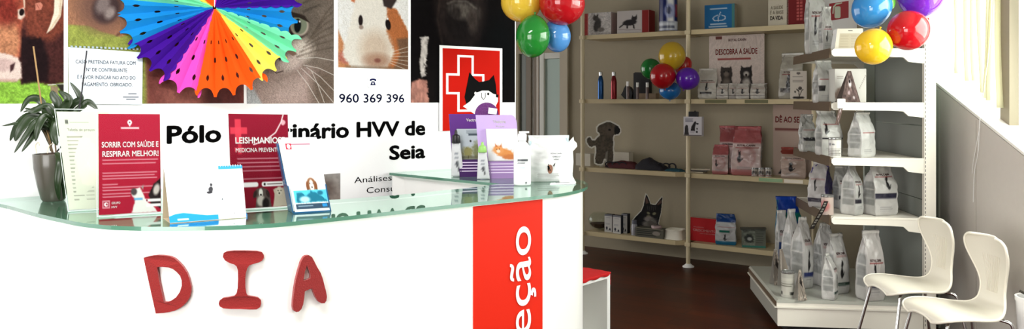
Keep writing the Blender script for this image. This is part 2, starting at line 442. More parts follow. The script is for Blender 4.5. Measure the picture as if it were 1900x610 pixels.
cd = thing('blind_cord', 'thin white beaded blind cord hanging down the wall below the window', 'cord', rp(RWhit(1810, 370, -.01)[0], RWhit(1810, 370, -.01)[1], -.01))
def rpx(px, py, off):
    k, z = RWhit(px, py, off); return rp(k, z, off)
pts = [rpx(1841, -60, -.02), rpx(1838, 60, -.02), rpx(1826, 165, -.02), rpx(1818, 225, -.012), rpx(1815, 280, -.01), rpx(1808, 320, -.01), rpx(1806, 375, -.008)]
g = G(); g.tube(smoothline(pts, 10), .0018, 6); g.obj('cord', m_white, cd, smooth=True, world=True)
g = G(); g.tube(smoothline([rpx(1818, 235, -.01), rpx(1806, 300, -.012), rpx(1804, 322, -.01)], 6), .0015, 6); g.obj('cord_end', m_white, cd, smooth=True, world=True)
g = G(); k_, _ = RWhit(1812, 300, 0); g.prism([[(k_, 0.02), (k_+.006, .02), (k_+.006, kz(k_)-.01), (k_, kz(k_)-.01)]], rwfn, -.002, 0.0); tag(g.obj('trim_2', mat('joint_strip', (182, 176, 166), .7)), kind='structure')
kb0 = RWhit(1745, 300, 0)[0]
g = G(); g.prism([[(kb0, .0), (KL+.3, 0), (KL+.3, kz(KL)-.01), (kb0, kz(kb0)-.01)]], rwfn, -.012, 0.0); tag(g.obj('trim_3', mat('column_grey', (176, 184, 172), .6)), kind='structure')

# ================================================================== COUNTER
def yz(px, py): return onz(px, py, 1.10).xy
outer = [Vector((-1.935, 2.858))]+[yz(*q) for q in ((0, 378.5), (66, 395.7), (115, 406.4), (148, 413), (197, 418.4), (240, 420.3), (300, 421.3), (380, 420.3), (446, 418.2), (511, 414.5), (560, 410), (626, 403.4), (718, 393.5), (817, 382.6), (920, 372), (1008, 363), (1045, 358.5), (1072, 353), (1086, 348), (1091, 343), (1086, 337.5), (1072, 333.5))]+[Vector((.20, 3.80)), Vector((.08, 3.98)), Vector((-.17, 4.30))]
inner = [Vector((-.60, 3.955)), Vector((-.35, 3.72)), yz(927, 341), yz(880, 347.5), yz(817, 354), yz(745, 361.3), yz(630, 370), Vector((-.85, 2.80)), Vector((-1.0, 2.79)), Vector((-1.15, 2.9)), Vector((-1.42, 3.26))]
outer_s = [p.xy for p in smoothline([Vector((p.x, p.y, 0)) for p in outer], 5)]
inner_s = [p.xy for p in smoothline([Vector((p.x, p.y, 0)) for p in inner[:3]], 3)][:-1]+[p.xy for p in smoothline([Vector((p.x, p.y, 0)) for p in inner[2:]], 4)]
contour = outer_s+inner_s
# inward normals for inset
def inset(poly, d, ends=()):
    n = len(poly); out = []
    area = sum(poly[i].x*poly[(i+1) % n].y-poly[(i+1) % n].x*poly[i].y for i in range(n)); sgn = 1 if area > 0 else -1
    for i in range(n):
        a, b, c = poly[i-1], poly[i], poly[(i+1) % n]
        e = (c-a); e = e.normalized() if e.length > 1e-6 else Vector((1, 0)); out.append(b+Vector((-e.y, e.x))*d*sgn)
    return out
def wclip(pts, off=.003):
    out = []
    for p in pts:
        s = (Vector((p.x, p.y, 0))-W0).dot(WN)
        q = Vector((p.x, p.y, 0))+WN*max(0, off-s); out.append(q.xy)
    return out
contour = wclip(contour)
body = wclip(inset(contour, .022))
rc = thing('reception_counter', 'curved white reception counter with green edged glass top and red banner', 'counter', (-.5, 2.75, 0))
g = G(); g.prism([[(p.x, p.y) for p in body]], lambda x, y, h: Vector((x, y, h)), 0.0, 1.088)
gm = mat('counter_deck', (150, 165, 156), .4)
me_b = meshdata('body', g.v, g.f, None, False, [m_counter, gm]); fixn(me_b)
for p in me_b.polygons:
    if p.normal.z > .9: p.material_index = 1
link('body', me_b, rc, True)
g = G(); g.prism([[(p.x, p.y) for p in contour]], lambda x, y, h: Vector((x, y, h)), 1.089, 1.101)
m_clear = glass_mat('glass_underside', (225, 240, 232), 1.01, 0, 0)
me_g = meshdata('glass_top', g.v, g.f, None, False, [m_gtop, m_gedge, m_clear]); fixn(me_g)
for p in me_g.polygons:
    if abs(p.normal.z) < .5: p.material_index = 1
    elif p.normal.z < -.5: p.material_index = 2
link('glass_top', me_g, rc, True)
ZT = 1.1015
# ray to the front face of the body
nb = len(outer_s); front = body[:nb]
def onbody(px, py, off=0):
    r = (px-CX)/F; best = None
    for i in range(nb-1):
        a, b = front[i], front[i+1]; e = b-a; den = e.x-r*e.y
        if abs(den) < 1e-9: continue
        s = (r*a.y-a.x)/den
        if -.001 <= s <= 1.001:
            p = a+e*s
            if best is None or p.y < best[0].y:
                n = Vector((-e.y, e.x)).normalized()
                if n.y > 0: n = -n
                best = (p, n)
    p, n = best; D = p.y
    q = Vector((p.x, p.y, ZE-(py-HY)/F*D))+Vector((n.x, n.y, 0))*off
    return q
# red banner on the counter
bx = np.linspace(877.5, 1006, 14); vs = []; fs = []
for off in (0.0006, .002):
    for x in bx:
        t = onbody(x, 400, off)
        for z in (0.12, 1.084): vs.append((t.x, t.y, z))
n = len(bx)
for i in range(n-1):
    fs.append((2*i, 2*i+1, 2*i+3, 2*i+2)); o = 2*n; fs.append((o+2*i, o+2*i+2, o+2*i+3, o+2*i+1))
    fs.append((2*i, 2*i+2, o+2*i+2, o+2*i)); fs.append((2*i+1, o+2*i+1, o+2*i+3, 2*i+3))
fs.append((0, 2*n, 2*n+1, 1)); fs.append((2*n-2, 2*n-1, 4*n-1, 4*n-2))
g = G(); g.add(vs, fs); banner = g.obj('banner', m_red, rc, world=True, label='red vertical strip with white lettering')
a_ = onbody(877.5, 400, .0); b_ = onbody(1006, 400, .0); bw = (b_-a_).xy.length; Dm = 3.0
def ban(x, y):   # x along +z (reading upward), y to the left ; baseline at px 983
    t = onbody(983, 400, .0045); d = (b_-a_); d.z = 0; d.normalize(); t = t-d*y; return Vector((t.x, t.y, x))
zt = ZE-(418-HY)/F*3.0; ze_ = ZE-(616-HY)/F*3.0
vs, fs = text_geo('eção', 0, 8, .004); mx = max(v.x for v in vs); mn = min(v.x for v in vs)
sx = (zt-ze_)/(mx-mn); sy = .1
vs, fs = text_geo('Receção', 0, 8, .004); mx = max(v.x for v in vs); g = G()
xh = .56; sy = (38/F*3.0*1.13)/xh
g.add([ban(zt-(mx-v.x)*sx, v.y*sy) for v in vs], fs); lt = g.obj('lettering', m_whiteink, banner, world=True, fix=False)
# DIA letters
def zc(l): return [(240+x*.2787, 440+y*.2787) for x, y in l]
Dl = [[(110, 130), (160, 118), (200, 114), (240, 116), (280, 122), (310, 135), (342, 163), (370, 195), (392, 230), (408, 270), (420, 325), (418, 360), (408, 395), (385, 430), (355, 458), (320, 478), (280, 490), (240, 496), (190, 500), (170, 410), (150, 320), (130, 225)], [(197, 196), (212, 290), (230, 370), (241, 425), (262, 425), (285, 418), (320, 393), (345, 358), (358, 315), (357, 280), (347, 250), (325, 225), (300, 205), (270, 195), (235, 191), (203, 191)]]
Il = [[(650, 90), (700, 85), (770, 85), (850, 88), (880, 95), (892, 112), (893, 132), (880, 150), (860, 162), (830, 170), (798, 181), (785, 200), (776, 230), (772, 270), (773, 330), (779, 370), (790, 384), (820, 388), (855, 395), (874, 412), (875, 435), (868, 458), (845, 473), (800, 474), (740, 470), (680, 470), (630, 466), (606, 452), (599, 435), (605, 415), (628, 398), (670, 392), (700, 385), (715, 368), (722, 330), (725, 270), (724, 215), (715, 188), (700, 176), (668, 165), (640, 148), (626, 125), (630, 102)]]
Al = [[(1150, 128), (1165, 117), (1185, 115), (1205, 127), (1220, 155), (1240, 195), (1262, 232), (1276, 270), (1288, 318), (1298, 355), (1304, 390), (1300, 418), (1288, 433), (1268, 434), (1248, 422), (1228, 392), (1215, 360), (1207, 335), (1183, 342), (1158, 355), (1154, 395), (1147, 440), (1135, 472), (1118, 489), (1100, 492), (1083, 480), (1077, 455), (1080, 410), (1088, 340), (1100, 275), (1115, 215), (1132, 160)], [(1171, 183), (1158, 225), (1149, 283), (1172, 279), (1195, 268), (1196, 248), (1184, 212)]]
for nm, L, lb in (('letter_cutout', Dl, 'red felt letter D stuck on the white counter front, leftmost letter'), ('letter_cutout', Il, 'red felt letter I stuck on the white counter front, middle letter'), ('letter_cutout', Al, 'red felt letter A stuck on the white counter front, nearest the red banner')):
    g = G(); g.prism([zc(l) for l in L], lambda x, y, h: onbody(x, y, h), .0005, .012)
    tag(g.obj(nm, m_felt), lb, 'letter')
# ================================================================== WALL PRINTS
def wpos(px0, px1, py0, py1):
    """linear canvas <-> wall mapping (print is a true rectangle on the wall)"""
    ta, za = W(px0, py1); tb, zb = W(px1, py1); _, zc_ = W(px0, py0); _, zd = W(px1, py0)
    zbot = (za+zb)/2; ztop = (zc_+zd)/2
    return lambda x, y, off=.002: wp(ta+(tb-ta)*(x-px0)/(px1-px0), ztop+(zbot-ztop)*(y-py0)/(py1-py0), off)
def wprint(label, cat, px0, px1, py0, py1, paint, base, step=1.2, off=.002, gain=.62, ax0=None, name='wall_photograph'):
    f = wpos(px0, px1, py0, py1)
    X0 = px0 if ax0 is None else ax0
    o = painted(name, lambda x, y: f(x, y, off), X0, px1, py0 if py0 > 0 else -75, py1, step, paint, base, m_print, None, True, .0015, gain, nrm=-WN)
    return tag(o, label, cat)
def p_cow(c):
    c.mul(fbm(c.X/20, c.Y/20, 3), .2)
    c.rect(-300, 148, 130, 200, (140, 190, 70), soft=8); c.fur(80, .12, 1.2, 3, 9)
    c.poly([(30, -80), (125, -80), (125, 152), (92, 158), (60, 150), (38, 156), (30, 120)], (70, 38, 36), 6, wob=3)
    c.poly([(36, 70), (75, 62), (90, 110), (88, 150), (40, 155)], (34, 22, 24), 8)
    c.poly([(40, -80), (125, -80), (122, 50), (95, 75), (50, 66), (38, 20)], (120, 62, 48), 10, wob=4)
    c.poly([(-300, -80), (36, -80), (46, 10), (38, 60), (36, 105), (30, 112), (-8, 108), (-60, 100), (-300, 90)], (165, 88, 66), 5)
    c.poly([(-8, 50), (28, 40), (36, 78), (30, 105), (-8, 105)], (190, 130, 96), 9)
    c.ell(12, 20, 24, 28, (125, 48, 40), 0, .9); c.ell(10, -25, 34, 26, (128, 44, 38), 0, .5)
    c.mul(fbm(c.X/4, c.Y/4, 21), .28); 
    c.poly([(32, 20), (43, 15), (45, 30), (38, 38), (32, 36)], (225, 205, 190), 3); c.ell(39, 24, 4.5, 6.5, (28, 20, 20), 15, .3); c.line([(43, -5), (44, 14)], 3, (210, 180, 160))
    c.poly([(-60, 104), (-10, 98), (16, 102), (32, 108), (38, 120), (39, 145), (30, 151), (-60, 153)], (228, 208, 198), 4, wob=2)
    c.poly([(-60, 112), (10, 110), (27, 116), (24, 126), (8, 134), (-60, 134)], (205, 178, 172), 5)
    c.poly([(18, 122), (27, 117), (24, 130), (18, 135)], (70, 44, 46), 2.5); c.rect(-60, 147, 30, 153, (190, 150, 140), .6, 3)
    c.poly([(96, -80), (118, -80), (116, 0), (112, 28), (98, 50), (85, 61), (92, 44), (99, 22), (100, 0)], (238, 226, 205), 1.5); c.line([(113, -20), (111, 24), (92, 53)], 3, (196, 172, 140), .7, 3)
    c.poly([(64, 6), (74, 3), (78, 8), (75, 17), (64, 19)], (205, 130, 110), 1); c.line([(67, 8), (71, 15)], 1.5, (160, 90, 80))
    c.line([(88, 157), (120, 155)], 1.6, (225, 225, 215)); c.poly([(92, 158), (108, 160), (106, 192), (96, 192)], (150, 130, 105), 3); c.poly([(104, 156), (125, 156), (125, 172), (112, 168)], (50, 44, 40), 3)
    c.fur(70, .14, 1.1, 4, 31)
wprint('photograph of a red-brown cow with a pale muzzle and white horn on the wall', 'photo print', 0, 118, 0, 192, p_cow, (110, 60, 50), 1.2, ax0=-190)
def p_calf(c):
    c.rect(120, 55, 262, 200, (150, 160, 78), soft=3); c.fur(80, .2, 1, 3, 5)
    c.rect(262, -80, 460, 200, (128, 76, 66), soft=14); c.poly([(258, 90), (300, 60), (460, 40), (460, 196), (268, 196)], (120, 66, 60), 9)
    c.ell(330, 176, 45, 30, (150, 92, 82), 0, .9); c.ell(392, 180, 22, 22, (84, 48, 46), 20, .8); c.ell(425, 160, 20, 40, (96, 52, 50), 0, .9); c.mul(fbm(c.X/5, c.Y/9, 41), .12)
    c.poly([(128, -80), (262, -80), (262, -10), (240, 30), (238, 62), (215, 72), (180, 64), (150, 50), (128, 20)], (168, 120, 92), 4)
    c.ell(182, 20, 42, 42, (120, 88, 76), 20, .8); c.ell(190, 22, 23, 28, (70, 54, 54), 25, .35); c.ell(184, 16, 11, 17, (128, 114, 112), 25, .7); c.ell(196, 30, 8, 12, (150, 136, 132), 30, .8); c.line([(208, 70), (232, 50), (248, 20)], 4, (90, 62, 54), .7, 3)
    c.fur(50, .13, 1, 5, 12)
wprint('photograph of a brown muzzle with a large nostril above grass, behind the rainbow fan', 'photo print', 126, 452, 0, 192, p_calf, (168, 120, 92), 1.5)
def p_cat(c):
    c.mul(fbm(c.X/30, c.Y/30, 2), .15); c.grady(60, 190, (140, 122, 112), .8)
    c.ell(500, 20, 60, 55, (120, 110, 100), 0, .8)
    c.poly([(458, 160), (480, 140), (540, 118), (600, 130), (620, 196), (458, 196)], (172, 148, 140), 14)
    c.ell(530, 165, 50, 24, (196, 172, 164), -10, .9); c.ell(600, 165, 26, 40, (112, 96, 84), 0, .9)
    c.ell(556, 92, 22, 20, (242, 226, 214), -35, .9); c.ell(535, 118, 24, 14, (226, 204, 196), -25, .8); c.poly([(456, 150), (470, 165), (486, 196), (456, 196)], (196, 198, 200), 5)
    for i in range(7): c.line([(548+i*6, 105-i*9), (585+i*3, 92-i*12), (620, 84-i*14)], 3, (78, 66, 56), .45, 3)
    for i in range(5): c.line([(560, 20-i*16), (590, 5-i*18)], 4, (70, 62, 54), .5, 3)
    c.fur(35, .3, 1.1, 9, 77, 3)
    c.ell(551, 48, 19, 23, (60, 48, 42), 10, .2); c.ell(553, 47, 17, 19, (222, 204, 190), 10, .25); c.ell(552, 46, 15, 17, (142, 150, 128), 10, .2); c.ell(549, 47, 6.5, 13, (16, 22, 24), 5, .25); c.ell(553, 39, 1.8, 2, (250, 250, 250)); 
    c.poly([(536, 22), (548, 24), (562, 28), (572, 40), (566, 38), (552, 32), (540, 32)], (54, 44, 38), 2); c.poly([(536, 58), (544, 66), (556, 68), (540, 74), (534, 66)], (40, 32, 30), 2)
    c.poly([(526, 86), (533, 84), (548, 100), (540, 104), (530, 98)], (150, 118, 104), 2); c.poly([(514, 108), (522, 104), (516, 114)], (50, 40, 40), 1.5); c.line([(500, 128), (510, 136), (522, 132)], 2, (80, 64, 60), .8)
    for a, b in (((552, 108), (620, 110)), ((560, 120), (620, 138)), ((556, 126), (618, 190)), ((566, 124), (620, 168)), ((575, 130), (600, 190)), ((548, 130), (590, 192))): c.line([a, ((a[0]+b[0])/2, (a[1]+b[1])/2-4), b], 1.1, (250, 244, 236), .8)
wprint('close-up photograph of a grey tabby cat face on the white wall', 'photo print', 458, 619, 0, 192, p_cat, (118, 106, 96), 1.0)
def p_gp(c):
    c.poly([(627, 60), (640, 90), (660, 127), (627, 127)], (205, 140, 95), 4); c.ell(640, 108, 13, 12, (196, 120, 104), 20, .5)
    c.poly([(715, 5), (735, 15), (752, 45), (760, 60), (760, 130), (700, 130), (705, 60)], (186, 112, 66), 4, wob=2)
    c.poly([(735, 70), (760, 66), (760, 130), (728, 130), (740, 100)], (120, 88, 66), 6); c.fur(120, .2, 1, 6, 8)
    c.poly([(655, -80), (712, -80), (716, 10), (716, 60), (730, 96), (716, 124), (650, 126), (634, 104), (645, 60), (655, 20)], (240, 234, 224), 5, wob=3)
    c.ell(694, 92, 28, 34, (216, 196, 176), 0, .8); c.ell(697, 112, 24, 13, (182, 146, 124), 0, .8); c.ell(698, 112, 6, 4, (140, 90, 78), 0, .7); c.rect(640, 123, 740, 130, (120, 98, 78), .6, 5); c.fur(95, .1, 1.1, 8, 18)
    c.poly([(704, -80), (738, -80), (734, -2), (724, 14), (710, 10), (706, -10)], (58, 48, 46), 3); c.poly([(648, -20), (660, -10), (656, 8), (650, 6)], (206, 120, 80), 3)
    c.ell(667, 40, 4, 10, (38, 30, 30), 0, .3); c.ell(668, 52, 4, 4, (160, 140, 130), 0, .6); c.ell(718, 44, 5, 10, (24, 18, 18), -10, .3); c.ell(717, 33, 1.6, 2, (250, 250, 250))
    for i in range(6): c.line([(722, 96+i*4), (757, 84+i*9)], 1, (245, 238, 226), .7)
wprint('photograph of a white and ginger guinea pig above the telephone number', 'photo print', 627, 757, 0, 127, p_gp, (250, 248, 244), 1.0)
def p_horse(c):
    c.ell(850, 10, 45, 85, (46, 38, 36), 0, .4); c.ell(852, 38, 31, 44, (30, 26, 26), 0, .4); c.ell(856, 20, 27, 16, (96, 90, 84), 8, .8); c.ell(872, 38, 10, 22, (66, 58, 54), 0, .8); c.ell(841, 26, 9, 12, (52, 46, 44), 0, .6)
    c.line([(826, 10), (836, 4), (860, 2), (878, 14)], 3, (128, 120, 112), .7, 4); c.line([(812, 0), (808, 40), (816, 84)], 3, (66, 54, 48), .6, 4)
    c.poly([(778, 74), (792, 72), (790, 92), (788, 120), (792, 140), (780, 146), (776, 120), (780, 96)], (214, 206, 200), 2.5, wob=2); c.poly([(762, 156), (776, 148), (790, 150), (796, 166), (798, 192), (760, 192)], (196, 138, 124), 4, wob=2); c.poly([(784, 120), (800, 140), (806, 192), (792, 192), (790, 150)], (18, 14, 14), 3, wob=3)
    c.ell(925, 90, 30, 60, (8, 10, 12), 0, .8); c.mul(fbm(c.X/3, c.Y/7, 4), .25)
wprint('dark photograph of a black horse muzzle, rightmost print on the wall', 'photo print', 762, 955, 0, 190, p_horse, (14, 11, 12), 1.3)
def p_low(c):
    c.grady(330, 372, (150, 135, 128), .9); c.ell(600, 350, 20, 18, (120, 106, 100), 0, .8); c.mul(fbm(c.X/5, c.Y/5, 3), .12)
wprint('small faded brown photograph low on the wall behind the leaflet holder', 'photo print', 575, 631, 323, 377, p_low, (168, 162, 158), 1.5)
# wall lettering
def wtext_old(s, px0, pyb0, px1, pyb1, caph, m, bold, name, label, cat='lettering'):
    t0_, zb0 = W(px0, pyb0); t1_, zb1 = W(px1, pyb1); Ym = F
    g = G(); D0 = W0.y+WD.y*t0_; h = caph/F*D0
    z = (zb0+zb1)/2
    text_fit(g, s, t0_, t1_, z, h, lambda x, y: wp(x, y, .0012), bold)
    return tag(g.obj(name, m, fix=False), label, cat)
def wtext(s, px0, pyb0, px1, pyb1, caph, m, bold, name, label, cat='lettering'):
    t0_, zb0 = W(px0, pyb0); t1_, zb1 = W(px1, pyb1); h = caph/F*(W0.y+WD.y*t0_); z = (zb0+zb1)/2
    full, _ = text_geo(s, bold); mn = min(v.x for v in full); mx = max(v.x for v in full); sx = (t1_-t0_)/(mx-mn); sy = h/.729
    root = thing(name, label, cat, wp(t0_, z, .0012)); pre = ''
    for wd in s.split(' '):
        pre = (pre+' '+wd).strip(); pv, _ = text_geo(pre, bold); wv, wf = text_geo(wd, bold)
        end = max(v.x for v in pv); wm = max(v.x for v in wv); g = G()
        g.add([wp(t0_+(end-wm+v.x-mn)*sx, z+v.y*sy, .0012) for v in wv], wf); g.obj('word', m, root, world=True, fix=False)
wtext('Pólo Veterinário HVV de', 309, 266.5, 789, 248.5, 33, m_ink, .028, 'wall_lettering', 'large bold black clinic name lettering across the white wall')
wtext('Seia', 722, 294.5, 789, 293, 26, m_ink, .028, 'wall_lettering', 'bold black word Seia under the clinic name on the wall')
wtext('960 369 396', 629, 190.5, 750, 189.5, 17, m_blueink, .008, 'wall_lettering', 'navy telephone number under the guinea pig photograph')
wtext('Análises clínicas', 657, 337, 789, 332, 11.5, m_ink, .0, 'wall_lettering', 'small black line of service text, upper of the two low lines')
wtext('Consultas', 680, 357, 760, 353, 11.5, m_ink, .0, 'wall_lettering', 'small black line of service text, lower of the two low lines')
# phone icon
f = wpos(680, 702, 141, 165)
ic = thing('telephone_icon', 'small square telephone sticker with rounded corners above the telephone number', 'sticker', f(691, 165))
def rr(x0, y0, x1, y1, r, n=5):
    out = []
    for cx, cy, a0 in ((x1-r, y0+r, -90), (x1-r, y1-r, 0), (x0+r, y1-r, 90), (x0+r, y0+r, 180)):
        for i in range(n+1): a = R(a0+90*i/n); out.append((cx+r*math.cos(a), cy+r*math.sin(a)))
    return out
g = G(); g.prism([rr(682, 143, 700, 163, 4)], lambda x, y, h: f(x, y, h), .001, .004); g.obj('plate', mat('icon_grey', (214, 216, 222), .3), ic, world=True)
g = G(); g.prism([rr(683, 143.6, 699, 161, 4)], lambda x, y, h: f(x, y, h), .0042, .005); g.obj('face', m_white, ic, world=True)
g = G(); g.prism([[(685, 150), (685.5, 147), (689, 145.6), (693, 145.6), (696.5, 147), (697, 150), (694, 150.4), (693.5, 148.6), (688.5, 148.6), (688, 150.4)]], lambda x, y, h: f(x, y, h), .0052, .006)
g.prism([[(688.5, 151), (693.5, 151), (696, 158), (686, 158)], [(690, 153), (692, 153), (692.6, 156), (689.4, 156)]], lambda x, y, h: f(x, y, h), .0052, .006); g.obj('telephone_symbol', m_blueink, ic, world=True)
# red poster with cross and dog
f = wpos(814, 930, 87, 241)
rp_ = thing('cross_poster', 'red poster with a white outlined cross and a black and white dog head', 'poster', f(870, 241, .01))
g = G(); g.prism([[(814, 87), (930, 87), (930, 241), (814, 241)]], lambda x, y, h: f(x, y, h), .006, .009); g.obj('board', m_white, rp_, world=True)
g = G(); g.prism([[(819, 92), (925, 92), (925, 241), (819, 241)]], lambda x, y, h: f(x, y, h), .0092, .0098); g.obj('red_field', mat('poster_red', (186, 22, 10), .75, spec=.08), rp_, world=True)
def cross(e): return [(845-e, 103-e), (875+e, 103-e), (875+e, 137-e), (895+e, 137-e), (895+e, 175+e), (875+e, 175+e), (875+e, 207+e), (845-e, 207+e), (845-e, 175+e), (825-e, 175+e), (825-e, 137-e), (845-e, 137-e)]
g = G(); g.prism([cross(0), [(x, y) for x, y in cross(-4)]], lambda x, y, h: f(x, y, h), .010, .0104); g.obj('cross_outline', m_whiteink, rp_, world=True)
g = G(); g.prism([[(867, 134), (877, 146), (885, 152), (896, 150), (904, 148), (913, 138), (917, 156), (919, 178), (905, 196), (880, 206), (862, 196), (858, 180), (862, 160)]], lambda x, y, h: f(x, y, h), .0106, .011); g.obj('dog_head', m_ink, rp_, world=True)
g = G(); g.prism([[(880, 172), (890, 168), (903, 168), (912, 174), (921, 176), (921, 188), (917, 196), (918, 202), (905, 207), (892, 206), (880, 214), (855, 197), (868, 188)]], lambda x, y, h: f(x, y, h), .0112, .0116); g.obj('dog_muzzle', m_whiteink, rp_, world=True)
g = G(); g.prism([[(902+2*math.cos(a), 174+2.6*math.sin(a)) for a in np.linspace(0, 6.28, 11)[:-1]]], lambda x, y, h: f(x, y, h), .0118, .012); g.prism([[(917, 175), (922, 175), (921, 181), (917, 180)]], lambda x, y, h: f(x, y, h), .0118, .012)
g.prism([[(889, 172), (890, 172), (890, 180), (893, 184), (896, 180), (896, 172), (897, 172), (897, 180.5), (893, 185.5), (889, 181)]], lambda x, y, h: f(x, y, h), .0118, .012); g.obj('eye_and_nose', m_ink, rp_, world=True)
g = G(); g.prism([[(878+2.2*math.cos(a), 173+3*math.sin(a)) for a in np.linspace(0, 6.28, 11)[:-1]]], lambda x, y, h: f(x, y, h), .0118, .012); g.obj('eye', m_whiteink, rp_, world=True)
# paper notice in sleeve
f = wpos(127, 264, 92, 193)
nt_ = thing('paper_notice', 'white printed notice in a clear sleeve hung over the grass part of the muzzle photograph', 'notice', f(195, 193, .01))
g = G(); g.prism([[(126, 90), (264, 95), (263, 194), (127, 192)]], lambda x, y, h: f(x, y, h), .004, .006); g.obj('sheet', mat('notice_paper', (214, 224, 236), .35, bump=.05, bscale=12), nt_, world=True)
g = G()
m_gtxt = mat('grey_ink', (70, 78, 90), .5)
for s_, a, b, y in (('CASO PRETENDA FATURA COM', 139, 250, 119), ('Nº DE CONTRIBUINTE', 158, 234, 133), ('É FAVOR INDICAR NO ATO DO', 142, 250, 147), ('PAGAMENTO. OBRIGADO.', 150, 244, 160)):
    text_fit(g, s_, a, b, 0, 7, lambda x, yy: f(x, y-yy, .0066), .008)
g.obj('lettering', m_gtxt, nt_, world=True, fix=False); g = G()
for a, b, y in ((236, 252, 173), (226, 256, 179), (232, 250, 183)): g.prism([[(a, y), (b, y), (b, y+1.6), (a, y+1.6)]], lambda x, yy, h: f(x, yy, h), .0064, .0068)
g.obj('small_print', m_gtxt, nt_, world=True, fix=False)
g = G(); 
for i in range(18):
    x = 130+i*7.6; g.prism([[(x, 87), (x+4, 87.4), (x+4, 91), (x, 90.6)]], lambda xx, yy, h: f(xx, yy, h), .0062, .0076)
g.obj('sleeve_tabs', mat('sleeve_grey', (150, 165, 175), .3), nt_, world=True)
# ================================================================== RAINBOW PAPER FAN
fc = P(398, 14, 3.32)
fan = thing('paper_fan', 'pleated rainbow paper fan with punched holes hanging before the wall photographs', 'decoration', fc)
FD = 3.32/F; Ux = Vector((WD.x*.55+.45, WD.y*.55, 0)).normalized(); Un = Vector((Ux.y, -Ux.x, 0))
cols = {'mint': (120, 226, 176), 'blue': (20, 140, 214), 'purple': (66, 10, 150), 'pink': (238, 84, 200), 'orange': (255, 92, 14), 'yellow': (255, 232, 96)}
for k_, v_ in cols.items():
    m = mat('tissue_'+k_, v_, .75, spec=.2, bump=.05, bscale=30); 
    n_ = m.node_tree; tl = n_.nodes.new('ShaderNodeBsdfTranslucent'); tl.inputs['Color'].default_value = tuple(lin(v_))+(1,); ms = n_.nodes.new('ShaderNodeMixShader'); ms.inputs[0].default_value = .25
    n_.links.new(n_.nodes['Principled BSDF'].outputs[0], ms.inputs[1]); n_.links.new(tl.outputs[0], ms.inputs[2]); n_.links.new(ms.outputs[0], n_.nodes['Material Output'].inputs['Surface'])
# sectors: (colour, start, end, pleats, radius px) angles clockwise from image right
sect = [('blue', -5, 21, 2, 152), ('mint', 19, 37, 2, 166), ('yellow', 35, 58, 2, 160), ('orange', 55, 101, 4, 166), ('pink', 99, 124, 2, 170), ('purple', 122, 154, 3, 162), ('blue', 151, 184, 3, 166), ('mint', 182, 202, 2, 168), ('yellow', 201, 222, 2, 160), ('orange', 221, 262, 4, 162), ('pink', 261, 290, 2, 166), ('purple', 289, 356, 6, 158)]
for si, (cn, a0, a1, npl, rad) in enumerate(sect):
    NR = 100; per = 32; NA = npl*per; vs = []; fs = []; idx = {}
    for i in range(NR+1):
        rr_ = i/NR
        for j in range(NA+1):
            w = j/NA; ph = (w*npl) % 1.0; tri = abs(2*ph-1)         # 1 at pleat ends, 0 in the middle
            tipc = 1-.105*(1-tri)**.8 if True else 1
            tipw = max(0, math.sin(math.pi*ph)-.22)/.78; rloc = rad*(.02+.98*rr_)*(1-.105*tipw**.6*rr_**14)
            lobe = math.degrees(4.5*abs(math.sin(rr_*math.pi*8))/max(rloc, 14))*(1 if si % 2 else .55)*min(1, rr_*4)
            a = a0+(a1-a0)*w
            if w in (0.0, 1.0) or j == NA: a += (-1 if j == 0 else 1)*lobe
            depth = .028*(1-tri)*min(1, rr_*2)*.8+.012*math.sin(si*1.3)*rr_+.006*(si % 2)
            x = rloc*math.cos(R(a))*FD; y = -rloc*math.sin(R(a))*FD
            vs.append(fc+Ux*x+Vector((0, 0, y))+Un*(depth-.004))
    W_ = NA+1
    for i in range(NR):
        for j in range(NA):
            w = (j+.5)/NA; ph = (w*npl) % 1.0; rr_ = (i+.5)/NR; hole = False
            for (hr, hp, hw, hh) in ((.79, .5, .10, .038), (.58, 0.0, .10, .032), (.38, .5, .10, .026)):
                dp = min(abs(ph-hp), 1-abs(ph-hp))
                if (dp/hw)**2+((rr_-hr)/hh)**2 < 1 and 0.04 < w < .96: hole = True
            if not hole: fs.append((i*W_+j, i*W_+j+1, (i+1)*W_+j+1, (i+1)*W_+j))
    g = G(); g.add(vs, fs); o = g.obj('fan_segment', MATS['tissue_'+cn], fan, world=True, fix=False, label=cn+' paper segment')
    sm = o.modifiers.new('thick', 'SOLIDIFY'); sm.thickness = .0008
g = G(); g.tube([fc+Un*.01, fc+Vector((0, 0, CEIL-fc.z-.001))+Un*.0], .0012, 6); g.obj('hanging_thread', m_white, fan, world=True)
